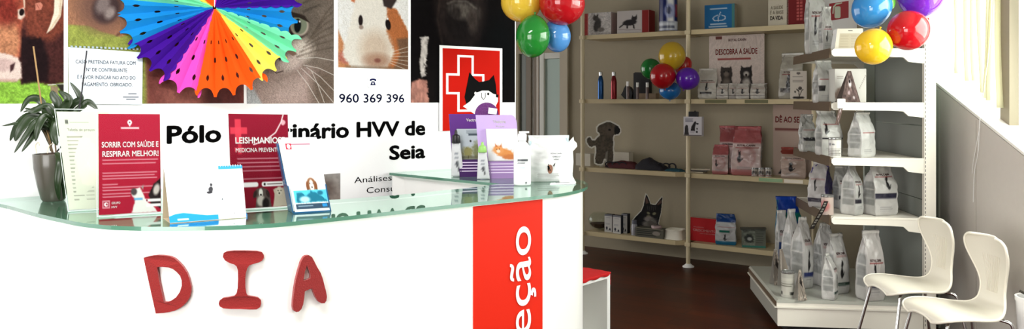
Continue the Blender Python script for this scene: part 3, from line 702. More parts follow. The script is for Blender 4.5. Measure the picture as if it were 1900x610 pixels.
# ================================================================== BALLOONS
def balloon(px, py, rx, ry, D, col, label, tilt=0, group=None, knot=(0, -1), dx=0):
    c = P(px, py, D); a = rx/F*D; b = ry/F*D
    t = thing('balloon', label, 'balloon', c, 0, group)
    m = mat('balloon_%d_%d_%d' % col, col, .08, spec=.6, coat=.6, sss=.0)
    if not m.get('tr'):
        m['tr'] = 1; n_ = m.node_tree; tl = n_.nodes.new('ShaderNodeBsdfTranslucent'); tl.inputs['Color'].default_value = tuple(lin(col))+(1,); ms = n_.nodes.new('ShaderNodeMixShader'); ms.inputs[0].default_value = .3
        n_.links.new(n_.nodes['Principled BSDF'].outputs[0], ms.inputs[1]); n_.links.new(tl.outputs[0], ms.inputs[2]); n_.links.new(ms.outputs[0], n_.nodes['Material Output'].inputs['Surface'])
    prof = []
    for i in range(25):
        th = -math.pi/2+math.pi*i/24; r = a*math.cos(th); z = b*math.sin(th)
        if th < 0: r *= 1-.10*math.sin(-th)**2
        prof.append((max(r, .0004), z))
    g = G(); g.lathe(prof, n=40)
    MR = Matrix.Rotation(R(tilt), 4, 'Y')
    g.v = [MR @ v for v in g.v]; g.obj('skin', m, t, smooth=True)
    g = G(); g.lathe([(.0005, .0), (.004, -.004), (.0035, -.009), (.007, -.014), (.0005, -.0145)], c=(0, 0, -b+.002), n=12); g.v = [MR @ v for v in g.v]; g.obj('knot', m, t, smooth=True)
    return t
B1 = 'balloon bunch beside the end of the photo wall'; B2 = 'balloon bunch at the top of the shelving stand'; B3 = 'balloon bunch on the back shelf'
balloon(967, 3, 38, 38, 4.05, (240, 205, 70), 'large yellow balloon at the end of the photo wall, top left of its bunch', 160, B1)
balloon(1043, 5, 43, 42, 4.0, (196, 24, 34), 'large red balloon at the end of the photo wall, top right of its bunch', 200, B1)
balloon(989, 67, 32, 40, 3.95, (38, 140, 52), 'green balloon at the end of the photo wall, lowest of its bunch', 185, B1)
balloon(1033, 66, 26, 31, 4.05, (88, 156, 222), 'light blue balloon behind the green one at the end of the photo wall', 170, B1)
balloon(1617, 15, 38, 34, 4.45, (62, 152, 214), 'blue balloon at the top corner of the shelving stand', 120, B2)
balloon(1708, -14, 47, 40, 4.48, (128, 52, 196), 'purple balloon cut by the top edge near the window', 95, B2)
balloon(1686, 56, 37, 38, 4.3, (200, 22, 34), 'glossy red balloon in front of the shelving stand upright', 240, B2)
balloon(1621, 86, 33, 34, 4.3, (242, 206, 48), 'yellow balloon in front of the top white shelf, lowest of its bunch', 200, B2)
balloon(1652, 4, 9, 14, 4.5, (110, 190, 60), 'sliver of a green balloon between the blue and purple balloons', 180, B2)
balloon(1247, 104, 25, 27, 6.72, (206, 172, 42), 'yellow balloon topmost of the bunch on the back shelf', 5, B3)
balloon(1208, 128, 19, 20, 6.98, (28, 128, 52), 'green balloon at the left of the bunch on the back shelf', -30, B3)
balloon(1230, 141, 24, 24, 6.68, (176, 20, 28), 'red balloon in the middle of the bunch on the back shelf', -10, B3)
balloon(1276, 146, 22, 21, 6.62, (98, 34, 178), 'purple balloon in front of the cream pole', 20, B3)
balloon(1243, 168, 20, 17, 6.85, (34, 116, 186), 'blue balloon lowest of the bunch on the back shelf', 0, B3)
balloon(1268, 122, 15, 18, 6.92, (186, 30, 24), 'red balloon half hidden behind the yellow and purple ones', 30, B3)
# ================================================================== BACK SHELVING
SZ = [ZE-(y-HY)/F*7.04 for y in (60, 188, 325, 453)]     # front edge centre heights at pole 2
bs = thing('shelving_unit', 'cream wall shelving unit with round poles and eight boards', 'shelves', bp(0, .1, 0))
t1 = SB(1081, 0)[1]; tR = -1.06
for px_t in (0.0, t1, tR):
    g = G(); p = bp(px_t, 0); g.tube([p+Vector((0, 0, .02)), p+Vector((0, 0, CEIL-.005))], .019, 16); po = g.obj('pole', m_pole, bs, smooth=True, world=True)
    g = G(); g.lathe([(.05, 0), (.05, .008), (.035, .016), (.02, .03)], (p.x, p.y, 0.001), 24); g.obj('foot', m_white, po, smooth=True, world=True)
    for z in SZ:
        g = G(); g.box(bp(px_t, .0, z-.0), (.05, .05, .035), Mb, bev=.006); g.obj('shelf_clamp', m_pole, bs, world=True)
for zi, z in enumerate(SZ):
    g = G(); a, b = t1-.03, .03
    lp = [(a, .0), (b+.09, .0), (b+.05, .03), (b, .06), (b, BD-.005), (a, BD-.005)]
    g.prism([lp], lambda x, y, h: bp(x, y, z+h), -.02, .02); g.obj('shelf_board', m_shelf, bs, world=True)
    g = G(); a, b = -.03, tR+.03
    g.prism([[(a, -.01), (b, -.01), (b, BD-.005), (a, BD-.005)]], lambda x, y, h: bp(x, y, z+h), -.02, .02); bo = g.obj('shelf_board', m_shelf, bs, world=True)
# price strips on right bay shelf edges
def strip(pxa, pxb, z, m, parts=()):
    pa, ta = SB(pxa, -.012); pb, tb = SB(pxb, -.012); g = G()
    g.prism([[(ta, -.014), (tb, -.014), (tb, +.014), (ta, .014)]], lambda x, y, h: bp(x, h, z+y), -.0145, -.0105); g.obj('price_strip', m, bs, world=True)
strip(1308, 1348, SZ[1], mat('strip_green', (100, 98, 66), .4)); strip(1382, 1425, SZ[1], MATS['strip_green']); strip(1408, 1452, SZ[2], mat('strip_mint', (140, 170, 130), .4)); strip(1455, 1490, SZ[2], mat('strip_cream', (226, 216, 200), .4))
ZS = [z+.021 for z in SZ]
RZB = math.atan2(-PU.y, -PU.x)   # local x along the shelves (to the right)
# generic carton with painted faces: local x width, y depth (front at -d/2), z height
def carton(t, w, d, h, paint, base, step=100, name='carton', gain=.75, m=None, sidecol=None):
    """front painted in (0..100*w/h?, 0..100) canvas: x 0..100, y 0(top)..100"""
    n = 40; xs = np.linspace(0, 100, n); X, Y = np.meshgrid(xs, xs); cv = Cv(X, Y, base)
    if paint: paint(cv)
    C = cv.out(gain); vs = [Vector((x/100*w-w/2, -d/2, h*(1-y/100))) for y in xs for x in xs]
    fs = [(j*n+i, (j+1)*n+i, (j+1)*n+i+1, j*n+i+1) for j in range(n-1) for i in range(n-1)]
    sc = lin(sidecol if sidecol is not None else base)*gain
    o = len(vs); vs += [Vector((x, y, z)) for (x, y, z) in ((-w/2, -d/2, 0), (w/2, -d/2, 0), (w/2, d/2, 0), (-w/2, d/2, 0), (-w/2, -d/2, h), (w/2, -d/2, h), (w/2, d/2, h), (-w/2, d/2, h))]
    fs += [(o, o+4, o+7, o+3), (o+1, o+2, o+6, o+5), (o+2, o+3, o+7, o+6), (o+4, o+5, o+6, o+7), (o, o+3, o+2, o+1)]
    C = np.vstack([C, np.tile(sc, (8, 1))])
    me = meshdata(name, vs, fs, m or m_pmatte, colors=C); link(name, me, t)
def tflat(t, lines, w, d, h, m, name='lettering', bold=.01, off=.0008):
    """text lines on carton front: (string, x0,x1,ybase,cap) in 0..100 front coordinates"""
    g = G()
    for s_, x0, x1, yb, ch in lines:
        text_fit(g, s_, x0/100*w-w/2, x1/100*w-w/2, h*(1-yb/100), h*ch/100, lambda x, y: Vector((x, -d/2-off, y)), bold)
    g.obj(name, m, t, fix=False)
def shelf_at(px0, px1, zidx, d=.15):
    p, _ = SB((px0+px1)/2, d); w = (px1-px0)/F*p.y; return Vector((p.x, p.y, ZS[zidx])), w, p.y/F
def shelfbox(name, label, px0, px1, ytop, zidx, dep, d, paint, base, rot=0, group=None, sidecol=None, cat='box', cosf=None):
    p, w, s = shelf_at(px0, px1, zidx, d)
    h = (ZE-(ytop-HY)*s)-p.z
    a = RZB+R(rot); w /= max(.4, abs(math.cos(a)) if cosf is None else cosf)
    t = thing(name, label, cat, p, a, group); carton(t, w, dep, h, paint, base, sidecol=sidecol); return t, w, h
# top shelf, left bay: two cartons with kitten pictures, blue tin
def kitten(c):
    c.rect(0, 0, 18, 100, (150, 40, 34)); c.ell(52, 55, 13, 30, (60, 56, 54), 8, .3, wob=.3); c.ell(46, 24, 10, 12, (70, 64, 60), 0, .3, wob=.2); c.poly([(38, 16), (40, 4), (45, 14)], (60, 56, 54)); c.poly([(48, 14), (54, 5), (55, 18)], (60, 56, 54)); c.ell(64, 76, 12, 10, (120, 112, 106), 0, .4); c.line([(30, 92), (95, 92)], 3, (180, 170, 165)); c.fur(80, .25, 1.5, 6, 3)
def kitten2(c):
    c.rect(78, 0, 100, 100, (150, 36, 34)); c.ell(40, 52, 22, 13, (40, 36, 38), -8, .3, wob=.2); c.line([(20, 60), (8, 72)], 5, (40, 36, 38)); c.line([(34, 60), (32, 76)], 5, (40, 36, 38)); c.line([(50, 58), (54, 78)], 5, (40, 36, 38)); c.ell(54, 36, 9, 9, (44, 38, 40), 0, .3); c.poly([(56, 30), (62, 18), (64, 32)], (44, 38, 40)); c.poly([(46, 30), (48, 20), (52, 30)], (44, 38, 40)); c.line([(5, 82), (75, 86)], 2.5, (150, 140, 138))
shelfbox('carton', 'small white carton picturing a sitting tabby kitten with a red end, top shelf', 1091, 1139, 25, 0, .16, .14, kitten, (205, 200, 196))
shelfbox('carton', 'small white carton picturing a playing dark kitten with a red end, top shelf', 1153, 1207, 21, 0, .16, .12, kitten2, (205, 198, 194), 6, sidecol=(150, 36, 34))
def can(name, label, px0, px1, ytop, base, zbase, D, paint, basecol, lid=(180, 180, 180), group=None, n=40, lidname='lid', cat='tin'):
    c = P((px0+px1)/2, 0, D); r = (px1-px0)/2/F*D; h = ZE-(ytop-HY)/F*D-zbase
    t = thing(name, label, cat, (c.x, c.y, zbase), 0, group)
    m_ = 24; th = np.linspace(0, 2*np.pi, n+1)[:-1]; ys = np.linspace(0, 100, m_); TH, Y = np.meshgrid(th, ys)
    X = ((TH/(2*np.pi)*200) % 200); cv = Cv(X, Y, basecol)
    if paint: paint(cv)
    C = cv.out(.75); vs = [Vector((r*math.cos(a), r*math.sin(a), h*(1-y/100))) for y in ys for a in th]; fs = [(j*n+i, (j+1)*n+i, (j+1)*n+(i+1) % n, j*n+(i+1) % n) for j in range(m_-1) for i in range(n)]
    fs.append(tuple(range(n))); fs.append(tuple((m_-1)*n+i for i in range(n-1, -1, -1)))
    link('body', meshdata('body', vs, fs, pmat('tin_print', .25, .5), True, colors=C), t).data.set_sharp_from_angle(angle=R(40))
    g = G(); g.lathe([(r*.2, .001), (r*1.02, .001), (r*1.05, .004), (r*1.05, .012), (r*.98, .014), (r*.9, .010), (r*.2, .010)], (0, 0, h-.004), n); g.obj(lidname, mat('tin_lid', (170, 172, 170), .25, metal=.8), t, smooth=True)
    return t
def p_btin(c): c.rect(0, 70, 200, 100, (200, 205, 215)); c.rect(140, 0, 165, 70, (225, 225, 225)); c.ell(150, 40, 20, 22, (150, 160, 200), 0, .3); c.ell(146, 38, 9, 12, (40, 50, 90), 0, .3); c.bars(100, 180, 74, 96, 4, (60, 66, 90), .4); c.rect(170, 20, 190, 60, (120, 40, 60))
can('food_tin', 'tall dark blue tin with a white label at the right of the top shelf', 1223, 1257, -2, 0, ZS[0], 7.15, p_btin, (24, 36, 96))
# thermos bottles on second shelf
def bottle(px, ytop, ybot, wpx, col, label, D, zb, capc=(190, 190, 190)):
    c = P(px, 0, D); s = D/F; r = wpx/2*s; h = ZE-(ytop-HY)*s-zb
    t = thing('thermos_bottle', label, 'bottle', (c.x, c.y, zb)); g = G()
    g.lathe([(.3*r, 0), (r*.96, 0), (r, .004), (r, h*.60), (r*.9, h*.70), (r*.6, h*.82), (r*.5, h*.86), (.3*r, h*.86)], n=24); g.obj('body', mat('bottle_%d_%d_%d' % col, col, .2, metal=.6, spec=.6), t, smooth=True)
    g = G(); g.lathe([(.2*r, h*.855), (r*.62, h*.855), (r*.62, h*.985), (r*.5, h), (.2*r, h)], n=24); g.obj('cap', mat('bottle_cap_steel', capc, .15, metal=1), t, smooth=True)
bottle(1114.5, 133, 184, 11, (14, 62, 110), 'slim blue metal flask with steel cap, leftmost on the second shelf', 7.45, ZS[1])
bottle(1139, 133, 184, 11, (110, 12, 22), 'slim dark red metal flask with steel cap beside the blue flask', 7.3, ZS[1])
def pen(px, ytop, D, label):
    c = P(px, 0, D); s = D/F; h = ZE-(ytop-HY)*s-ZS[1]; r = 2.8*s; t = thing('slim_vial', label, 'vial', (c.x, c.y, ZS[1]))
    g = G(); g.lathe([(.2*r, 0), (r, 0), (r, h*.72), (.2*r, h*.72)], n=16); g.obj('body', mat('vial_brown', (92, 72, 66), .3), t, smooth=True)
    g = G(); g.lathe([(.2*r, h*.715), (r*.95, h*.715), (r*.95, h), (.2*r, h)], n=16); g.obj('cap', mat('vial_cap', (225, 225, 220), .3), t, smooth=True)
pen(1165, 151, 7.15, 'slim vial with pale cap, leftmost of the three before the black case'); pen(1183, 153, 7.12, 'slim vial with pale cap, middle of the three before the black case'); pen(1201, 153, 7.05, 'slim vial with pale cap nearest the balloon bunch')
p, w, s = shelf_at(1156, 1207, 1, .24); t = thing('black_case', 'black folded pouch and block standing behind the slim vials', 'case', p, RZB)
g = G(); g.prism([[(-.02, 0), (.14, 0), (.14, .22), (.13, .245), (0, .25), (-.02, .24)]], lambda x, y, h: Vector((x, h, y)), -.03, .03); g.obj('block', m_black, t)
g = G(); g.prism([[(-.15, .04), (-.11, .0), (-.04, 0), (-.03, .06), (-.06, .11), (-.1, .13), (-.12, .10), (-.13, .07)]], lambda x, y, h: Vector((x, h, y)), -.03, .02); g.obj('flap', m_black, t)
shelfbox('carton', 'small brown cardboard box behind the vials on the second shelf', 1190, 1218, 173, 1, .07, .14, None, (150, 128, 104))
# third shelf: dog cutout, white box, bundle of leads, glossy
def px_poly(l, sc, bx, by): return [(bx+x*sc, by+y*sc) for x, y in l]
sc3 = 195/915
dogp = px_poly([(190, 55), (225, 55), (265, 75), (300, 95), (318, 125), (318, 160), (300, 185), (262, 190), (255, 215), (262, 250), (255, 300), (262, 350), (258, 400), (245, 440), (225, 460), (190, 460), (182, 430), (176, 400), (165, 430), (150, 445), (110, 445), (82, 430), (78, 380), (88, 330), (86, 285), (60, 300), (30, 285), (8, 250), (5, 215), (25, 190), (55, 190), (70, 215), (85, 215), (100, 195), (120, 178), (100, 155), (98, 110), (120, 85), (155, 70)], sc3, 1085, 200)
pd, _ = SB(1118, .1); dd = pd.y
def cutout(name, label, poly, D, zb, ybot, paint, base, inner_off=2.2, cat='display cutout', sc=None):
    ymax = max(q[1] for q in poly); s = D/F; xm = sum(q[0] for q in poly)/len(poly)
    c = P(xm, 0, D); t = thing(name, label, cat, (c.x, c.y, zb))
    fn = lambda x, y, h: Vector(((x-xm)*s, h, (ymax-y)*s))
    g = G(); g.prism([poly], fn, 0, .004); g.obj('card', mat('cutout_card', (225, 222, 212), .5), t)
    x0 = min(q[0] for q in poly); x1 = max(q[0] for q in poly); y0 = min(q[1] for q in poly); n = 90
    xs = np.linspace(x0, x1, n); ys = np.linspace(y0, ymax, n); X, Y = np.meshgrid(xs, ys); cv = Cv(X, Y, base); d = cv.sd(poly); paint(cv); C = cv.out(.75)
    vs = [fn(x, y, -.0012) for y in ys for x in xs]; fs = [(j*n+i, (j+1)*n+i, (j+1)*n+i+1, j*n+i+1) for j in range(n-1) for i in range(n-1) if min(d[j, i], d[j+1, i], d[j+1, i+1], d[j, i+1]) > inner_off]
    link('picture', meshdata('picture', vs, fs, m_pmatte, colors=C), t)
    g = G(); g.prism([[(-.03, 0), (.03, 0), (.02, .08), (-.02, .08)]], lambda x, y, h: Vector((x, .004+(.08-y)*.6+h, y)), 0, .003); g.obj('easel_foot', MATS['cutout_card'], t)
    return t
def p_poodle(c):
    c.mul(fbm(c.X/3, c.Y/3, 4), .3); c.ell(1131, 232, 9, 8, (110, 98, 86), 0, .7); c.ell(1146, 230, 6, 10, (22, 20, 20), 0, .5); c.ell(1131, 229, 2.5, 2, (25, 20, 20)); c.poly([(1120, 295), (1124, 270), (1128, 268), (1126, 300)], (150, 142, 130), 1.5)
cutout('dog_cutout', 'dark curly dog cardboard cutout with a white outline on the third shelf', dogp, dd, ZS[2], 300, p_poodle, (96, 86, 74))
shelfbox('carton', 'low white flat box behind the curly dog cutout', 1075, 1100, 284, 2, .12, .2, None, (226, 220, 205), 0, None, None)
shelfbox('carton', 'low white flat box right of the curly dog cutout', 1112, 1168, 281, 2, .09, .26, None, (222, 214, 198))
# dark bundle of leads
p, _ = SB(1188, .12); s = p.y/F; t = thing('harness_bundle', 'dark red and black harness bundle lying on the third shelf', 'harness', (p.x, p.y, ZS[2]), RZB)
def blob(prof, wd, name, m, tt, seed, x0, x1, amp=.006):
    n = 36; m_ = 14; vs = []
    for i in range(n+1):
        u = i/n; x = x0+(x1-x0)*u; hh = np.interp(u, [q[0] for q in prof], [q[1] for q in prof])
        for j in range(m_):
            a = math.pi*j/(m_-1); nz = amp*(float(noise2(np.array(u*14+seed), np.array(j*.7), seed))-.5)*2
            vs.append(Vector((x, -math.cos(a)*wd*(.3+.7*min(1, 6*u, 6*(1-u))), max(0, (hh+nz)*math.sin(a)**.8))))
    fs = [(i*m_+j, i*m_+j+1, (i+1)*m_+j+1, (i+1)*m_+j) for i in range(n) for j in range(m_-1)]; fs += [(i*m_, (i+1)*m_, (i+1)*m_+m_-1, i*m_+m_-1) for i in range(n)]; fs += [tuple(range(m_-1, -1, -1)), tuple(n*m_+j for j in range(m_))]
    g = G(); g.add(vs, fs); g.obj(name, m, tt, smooth=True)
m_blk = mat('webbing_black', (28, 26, 34), .8, bump=.4, bscale=120); m_mar = mat('webbing_maroon', (70, 18, 24), .8, bump=.4, bscale=120)
blob([(0, .01), (.15, .05), (.5, .07), (.8, .06), (1, .01)], .05, 'strap_pile', m_mar, t, 3, -.36, .02); blob([(0, .02), (.25, .09), (.45, .11), (.7, .06), (1, .01)], .07, 'padded_body', m_blk, t, 8, -.06, .30)
g = G()
for i in range(5):
    x = .1+i*.055; g.tube([Vector((x+.035*math.cos(a), -.05+.01*i, .035+.03*math.sin(a))) for a in np.linspace(0, 6.28, 16)], .007, 6)
for i in range(3): 
    x = -.3+i*.07; g.tube([Vector((x+.04*math.cos(a), -.04, .03+.026*math.sin(a))) for a in np.linspace(0, 6.28, 16)], .006, 6)
g.obj('strap_loops', m_blk, t, smooth=True)
p, _ = SB(1252, .1); t = thing('folded_bandana', 'flat teal folded cloth at the right end of the harness bundle', 'cloth', (p.x, p.y, ZS[2]), RZB)
blob([(0, .006), (.3, .025), (.8, .02), (1, .004)], .05, 'cloth', mat('teal_cloth', (24, 70, 84), .85, bump=.3), t, 5, -.1, .1, .004)
# hanging tag box on the pole
pz = ZE-(210-HY)/F*6.98
t = thing('hanging_carton', 'small white printed carton hanging from a black hook on the cream pole', 'box', P(1287, 252, 6.96), RZB)
def p_tag(c): c.bars(10, 60, 8, 30, 3, (90, 90, 110), .4); c.poly([(38, 75), (44, 50), (58, 28), (66, 22), (70, 30), (64, 50), (62, 75)], (30, 24, 26)); c.poly([(4, 100), (8, 50), (14, 42), (24, 46), (30, 100)], (44, 40, 42)); c.ell(76, 36, 7, 5, (40, 36, 40)); c.ell(74, 62, 4, 5, (60, 50, 50)); c.ell(73, 78, 6, 6, (40, 36, 40)); c.rect(36, 72, 60, 86, (190, 185, 190)); c.rect(0, 94, 100, 100, (110, 100, 95))
carton(t, .165, .045, .165, p_tag, (214, 210, 214))
g = G(); g.tube([(-.0, .01, .15), (-.0, .01, .2), (.0, .03, .215), (0, .05, .205)], .004, 8); g.box((0, 0, .185), (.085, .03, .05), bev=.008); g.obj('hook', m_black, t)
# fourth shelf: glass bowl, cartons, tabby cutout, box set, white bowl
p, _ = SB(1112, .17); s = p.y/F; t = thing('glass_bowl', 'round clear glass bowl with brown filling on the lowest shelf', 'bowl', (p.x, p.y, ZS[3]))
prof = [(.03*math.cos(0)+.0, 0)]; r0 = .105
prof = [(max(.004, r0*math.cos(a)), .085+r0*.82*math.sin(a)) for a in np.linspace(-1.5, 1.05, 22)]
g = G(); n = 36; vs = []; fs = []
prof2 = prof+[(r*.97, z) for r, z in reversed(prof)]
g.lathe([(r, z) for r, z in prof2], n=n); g.obj('bowl', glass_mat('bowl_glass', (249, 251, 249), 1.45, 0, 1.0), t, smooth=True)
g = G(); g.lathe([(.004, .004)]+[(.094*math.cos(a), .085+.08*math.sin(a)) for a in np.linspace(-1.4, -.35, 10)]+[(.004, .062)], n=28); g.obj('filling', mat('dried_filling', (70, 48, 34), .9, bump=.8, bscale=60), t, smooth=True)
def p_med(c): c.rect(0, 0, 100, 8, (120, 120, 130)); c.bars(20, 85, 18, 34, 3, (60, 60, 80), .35, 2); c.ell(30, 78, 12, 9, (40, 44, 60)); c.ell(70, 84, 10, 7, (40, 44, 60)); c.bars(15, 80, 50, 62, 2, (150, 150, 160), .3, 3); c.rect(15, 88, 85, 91, (90, 90, 100))
for (a, b, yt, d, l) in ((1125, 1138, 397, .1, 'left'), (1140.5, 1154, 399, .07, 'middle'), (1156, 1166, 396, .12, 'right')):
    shelfbox('medicine_carton', 'slim white and navy medicine carton on the lowest shelf, %s of the three' % l, a, b, yt, 3, .06, d, p_med, (214, 212, 208), 0, 'slim medicine cartons on the lowest shelf', (28, 30, 44))
p, _ = SB(1177, .06); s = p.y/F; t = thing('dropper_bottle', 'small pale bottle standing before the tabby cutout', 'bottle', (p.x, p.y, ZS[3]))
g = G(); g.lathe([(.004, 0), (.027, 0), (.027, .09), (.02, .105), (.004, .105)], n=20); g.obj('body', mat('pale_bottle', (150, 150, 158), .3), t, smooth=True); g = G(); g.lathe([(.004, .1), (.022, .1), (.022, .135), (.004, .135)], n=20); g.obj('cap', mat('grey_cap', (96, 98, 110), .4), t, smooth=True)
sc4 = 195/991
catp = px_poly([(575, 45), (595, 65), (612, 105), (625, 145), (665, 150), (700, 105), (730, 72), (738, 90), (733, 150), (728, 200), (722, 240), (712, 280), (700, 330), (710, 380), (700, 420), (500, 425), (435, 415), (430, 380), (445, 300), (480, 260), (530, 210), (550, 160), (560, 100)], sc4, 1085, 340)
def p_tab(c):
    f = lambda x, y: (1085+x*sc4, 340+y*sc4)
    c.mul(fbm(c.X/3, c.Y/3, 4), .3)
    for (x, y, rx, ry, col, ro) in ((640, 215, 18, 12, (40, 38, 42), 0), (600, 280, 5, 6, (150, 140, 120), 0), (600, 235, 3.2, 2.2, (160, 160, 130), 20), (655, 240, 3.4, 2.4, (160, 160, 130), -20), (605, 290, 9, 5, (170, 160, 155), 0), (600, 350, 12, 6, (150, 145, 140), 20), (640, 330, 9, 9, (120, 114, 110), 0)):
        a, b = f(x, y); c.ell(a, b, rx, ry, col, ro, .5, wob=.3)
    c.poly([f(572, 80), f(585, 90), f(605, 140), f(575, 150)], (120, 92, 84), 1.2); c.poly([f(722, 105), f(725, 140), f(690, 160), f(680, 150)], (120, 92, 84), 1.2)
    for i in range(5): a, b = f(590+i*18, 165+(i % 2)*8); c.line([(a, b), (a+1, b+8)], .9, (130, 126, 124), .6)
    for i in range(4): c.line([f(610, 300), f(560-i*6, 270+i*25)], .5, (200, 200, 200), .5); c.line([f(620, 300), f(690+i*5, 280+i*22)], .5, (200, 200, 200), .5)
    c.line([f(540, 400), f(575, 370)], 2, (170, 165, 160), .8); c.line([f(580, 415), f(620, 370)], 1.6, (150, 146, 140), .8)
pc, _ = SB(1197, .2)
cutout('cat_cutout', 'dark tabby cat cardboard cutout with tall ears on the lowest shelf', catp, pc.y, ZS[3]-.0, 425, p_tab, (26, 25, 30), 1.0)
def p_flat(c): c.bars(5, 95, 10, 90, 4, (40, 42, 38), .55, 5); c.rect(0, 0, 100, 12, (120, 116, 100)); c.ell(75, 50, 14, 22, (150, 140, 130))
t, w, h = shelfbox('treat_box', 'low dark printed box with a round tin lying on it, beside the white bowl', 1186, 1232, 422, 3, .1, .05, p_flat, (96, 94, 82))
p = t.location; t2 = thing('round_tin', 'small round pinkish tin lying on the low dark box', 'tin', (p.x+.04, p.y-.03, p.z+h), 0)
g = G(); g.lathe([(.003, 0), (.046, 0), (.048, .004), (.048, .02), (.045, .024), (.003, .024)], n=28); g.obj('body', mat('pink_tin', (170, 146, 146), .4), t2, smooth=True)
g = G(); g.lathe([(.003, .024), (.03, .024), (.03, .026), (.003, .026)], n=24); g.obj('label_disc', mat('disc_grey', (110, 100, 102), .4), t2, smooth=True)
p, _ = SB(1253, .1); t = thing('food_bowl', 'square white pet food bowl at the right end of the lowest shelf', 'bowl', (p.x, p.y, ZS[3]), RZB)
def sqlathe(g, prof, k=4.0, n=48):
    vs = []; fs = []; m = len(prof)
    for i in range(n):
        a = 2*math.pi*i/n; q = (abs(math.cos(a))**k+abs(math.sin(a))**k)**(-1/k)
        for r, z in prof: vs.append((r*q*math.cos(a), r*q*math.sin(a), z))
    for i in range(n):
        j = (i+1) % n
        for r_ in range(m-1): fs.append((i*m+r_, j*m+r_, j*m+r_+1, i*m+r_+1))
    fs.append(tuple(i*m for i in range(n-1, -1, -1))); fs.append(tuple(i*m+m-1 for i in range(n))); g.add(vs, fs)
g = G(); sqlathe(g, [(.06, 0), (.088, 0), (.082, .02), (.076, .07), (.08, .082), (.074, .086), (.06, .08), (.045, .045), (.01, .04)]); g.obj('bowl', mat('bowl_white', (226, 222, 208), .3), t, smooth=True)
g = G(); sqlathe(g, [(.02, .052), (.055, .056), (.02, .064)]); g.obj('filling', mat('bowl_filling', (176, 170, 150), .6, bump=.3), t, smooth=True)
# right bay, top shelf: blue box, text boxes
def p_blue(c): c.bars(18, 82, 14, 20, 1, (190, 210, 225), .9, 1); c.bars(20, 78, 76, 82, 1, (200, 215, 230), .9, 1); c.bars(14, 84, 86, 91, 1, (190, 210, 225), .9, 1); c.line([(45, 42), (33, 48), (28, 56), (34, 64), (60, 64), (70, 58), (68, 48), (58, 44)], 3, (210, 222, 235)); c.line([(54, 30), (50, 44), (46, 52), (46, 66)], 2.5, (210, 222, 235)); c.rect(92, 0, 100, 100, (70, 130, 128))
shelfbox('carton', 'blue square box with white cloud and text at the top of the right bay', 1314, 1361, 9, 0, .07, .13, p_blue, (24, 104, 160), sidecol=(150, 140, 120))
t, w, h = shelfbox('carton', 'grey box with faint capitals beside the red box on the top shelf', 1433, 1463, -8, 0, .12, .12, None, (206, 198, 178))
tflat(t, [('A SAÚDE', 12, 74, 46, 12), ('É A BASE', 10, 76, 62, 12)], w, .12, h, mat('faint_ink', (140, 132, 112), .6)); tflat(t, [('DA VIDA', 10, 74, 80, 13)], w, .12, h, mat('brown_ink', (52, 40, 34), .6), bold=.03)
t, w, h = shelfbox('carton', 'deep red box with pale upright lettering on the top shelf', 1468, 1503, -8, 0, .12, .12, None, (120, 14, 18))
g = G()
for s_, xx in (('DA NOSSA SAÚDE', .50), ('RECEÇÃO E CURA', .64)): pass
for i, xx in enumerate((.42, .56)):
    for j in range(7): g.prism([[(xx*w-w/2, h*(.15+j*.11)), (xx*w-w/2+.02, h*(.15+j*.11)), (xx*w-w/2+.02, h*(.23+j*.11)), (xx*w-w/2, h*(.22+j*.11))]], lambda x, y, hh: Vector((x, -.06-hh, y)), .0003, .001)
g.obj('lettering', mat('dull_pink_ink', (170, 70, 66), .6), t)
# poster with two cats on second shelf right bay
p, _ = SB(1366, .20); s = p.y/F; xm = 1368; t = thing('display_poster', 'white poster card of two sitting long haired cats standing on the second shelf', 'poster', (p.x, p.y, ZS[1]), RZB)
w_ = 90*s/.86; h_ = SZ[0]-.026-ZS[1]
def p_cats(c):
    def catc(cx, a, b, f):
        c.poly([(cx-17, 100), (cx-15, 84), (cx-9, 70), (cx-11, 62), (cx-10, 54), (cx-9, 48), (cx-5, 51), (cx+5, 51), (cx+9, 48), (cx+10, 54), (cx+11, 62), (cx+9, 70), (cx+15, 84), (cx+20, 100)], a, 1.5, wob=1.2, seed=f); c.ell(cx, 80, 8, 13, b, 0, .6, wob=.3); c.ell(cx, 61, 5, 4, b, 0, .7)
    catc(32, (56, 48, 44), (120, 108, 98), 3); catc(68, (34, 28, 28), (190, 182, 172), 9); c.ell(68, 63, 2, 2.5, (40, 30, 30)); c.ell(28, 57, 1.3, 1.3, (20, 20, 20)); c.ell(36, 57, 1.3, 1.3, (20, 20, 20)); c.rect(92, 0, 93, 100, (190, 180, 170), .6); c.fur(80, .1, 1, 3, 4)
    c.bars(16, 86, 36, 39, 1, (150, 56, 54), .9, 3); c.rect(12, 1, 24, 6, (110, 60, 54), 1)
f_ = lambda x, y: Vector(((x/100-.5)*w_, -.0, h_*(1-y/100)))
painted('card', f_, 0, 100, 0, 100, .9, p_cats, (212, 196, 186), m_pmatte, t, False, .003, .75, nrm=Vector((0, 1, 0)))
g = G(); text_fit(g, 'DESCOBRA A SAÚDE', 12, 88, 0, 9, lambda x, y: f_(x, 30-y)+Vector((0, -.001, 0)), .02); g.obj('lettering', mat('brick_ink', (140, 40, 42), .6), t, fix=False)
g = G(); text_fit(g, 'ROYAL CANIN', 36, 68, 0, 4, lambda x, y: f_(x, 9.5-y)+Vector((0, -.001, 0)), .02); g.obj('logo_lettering', mat('dark_brick_ink', (90, 40, 40), .6), t, fix=False)
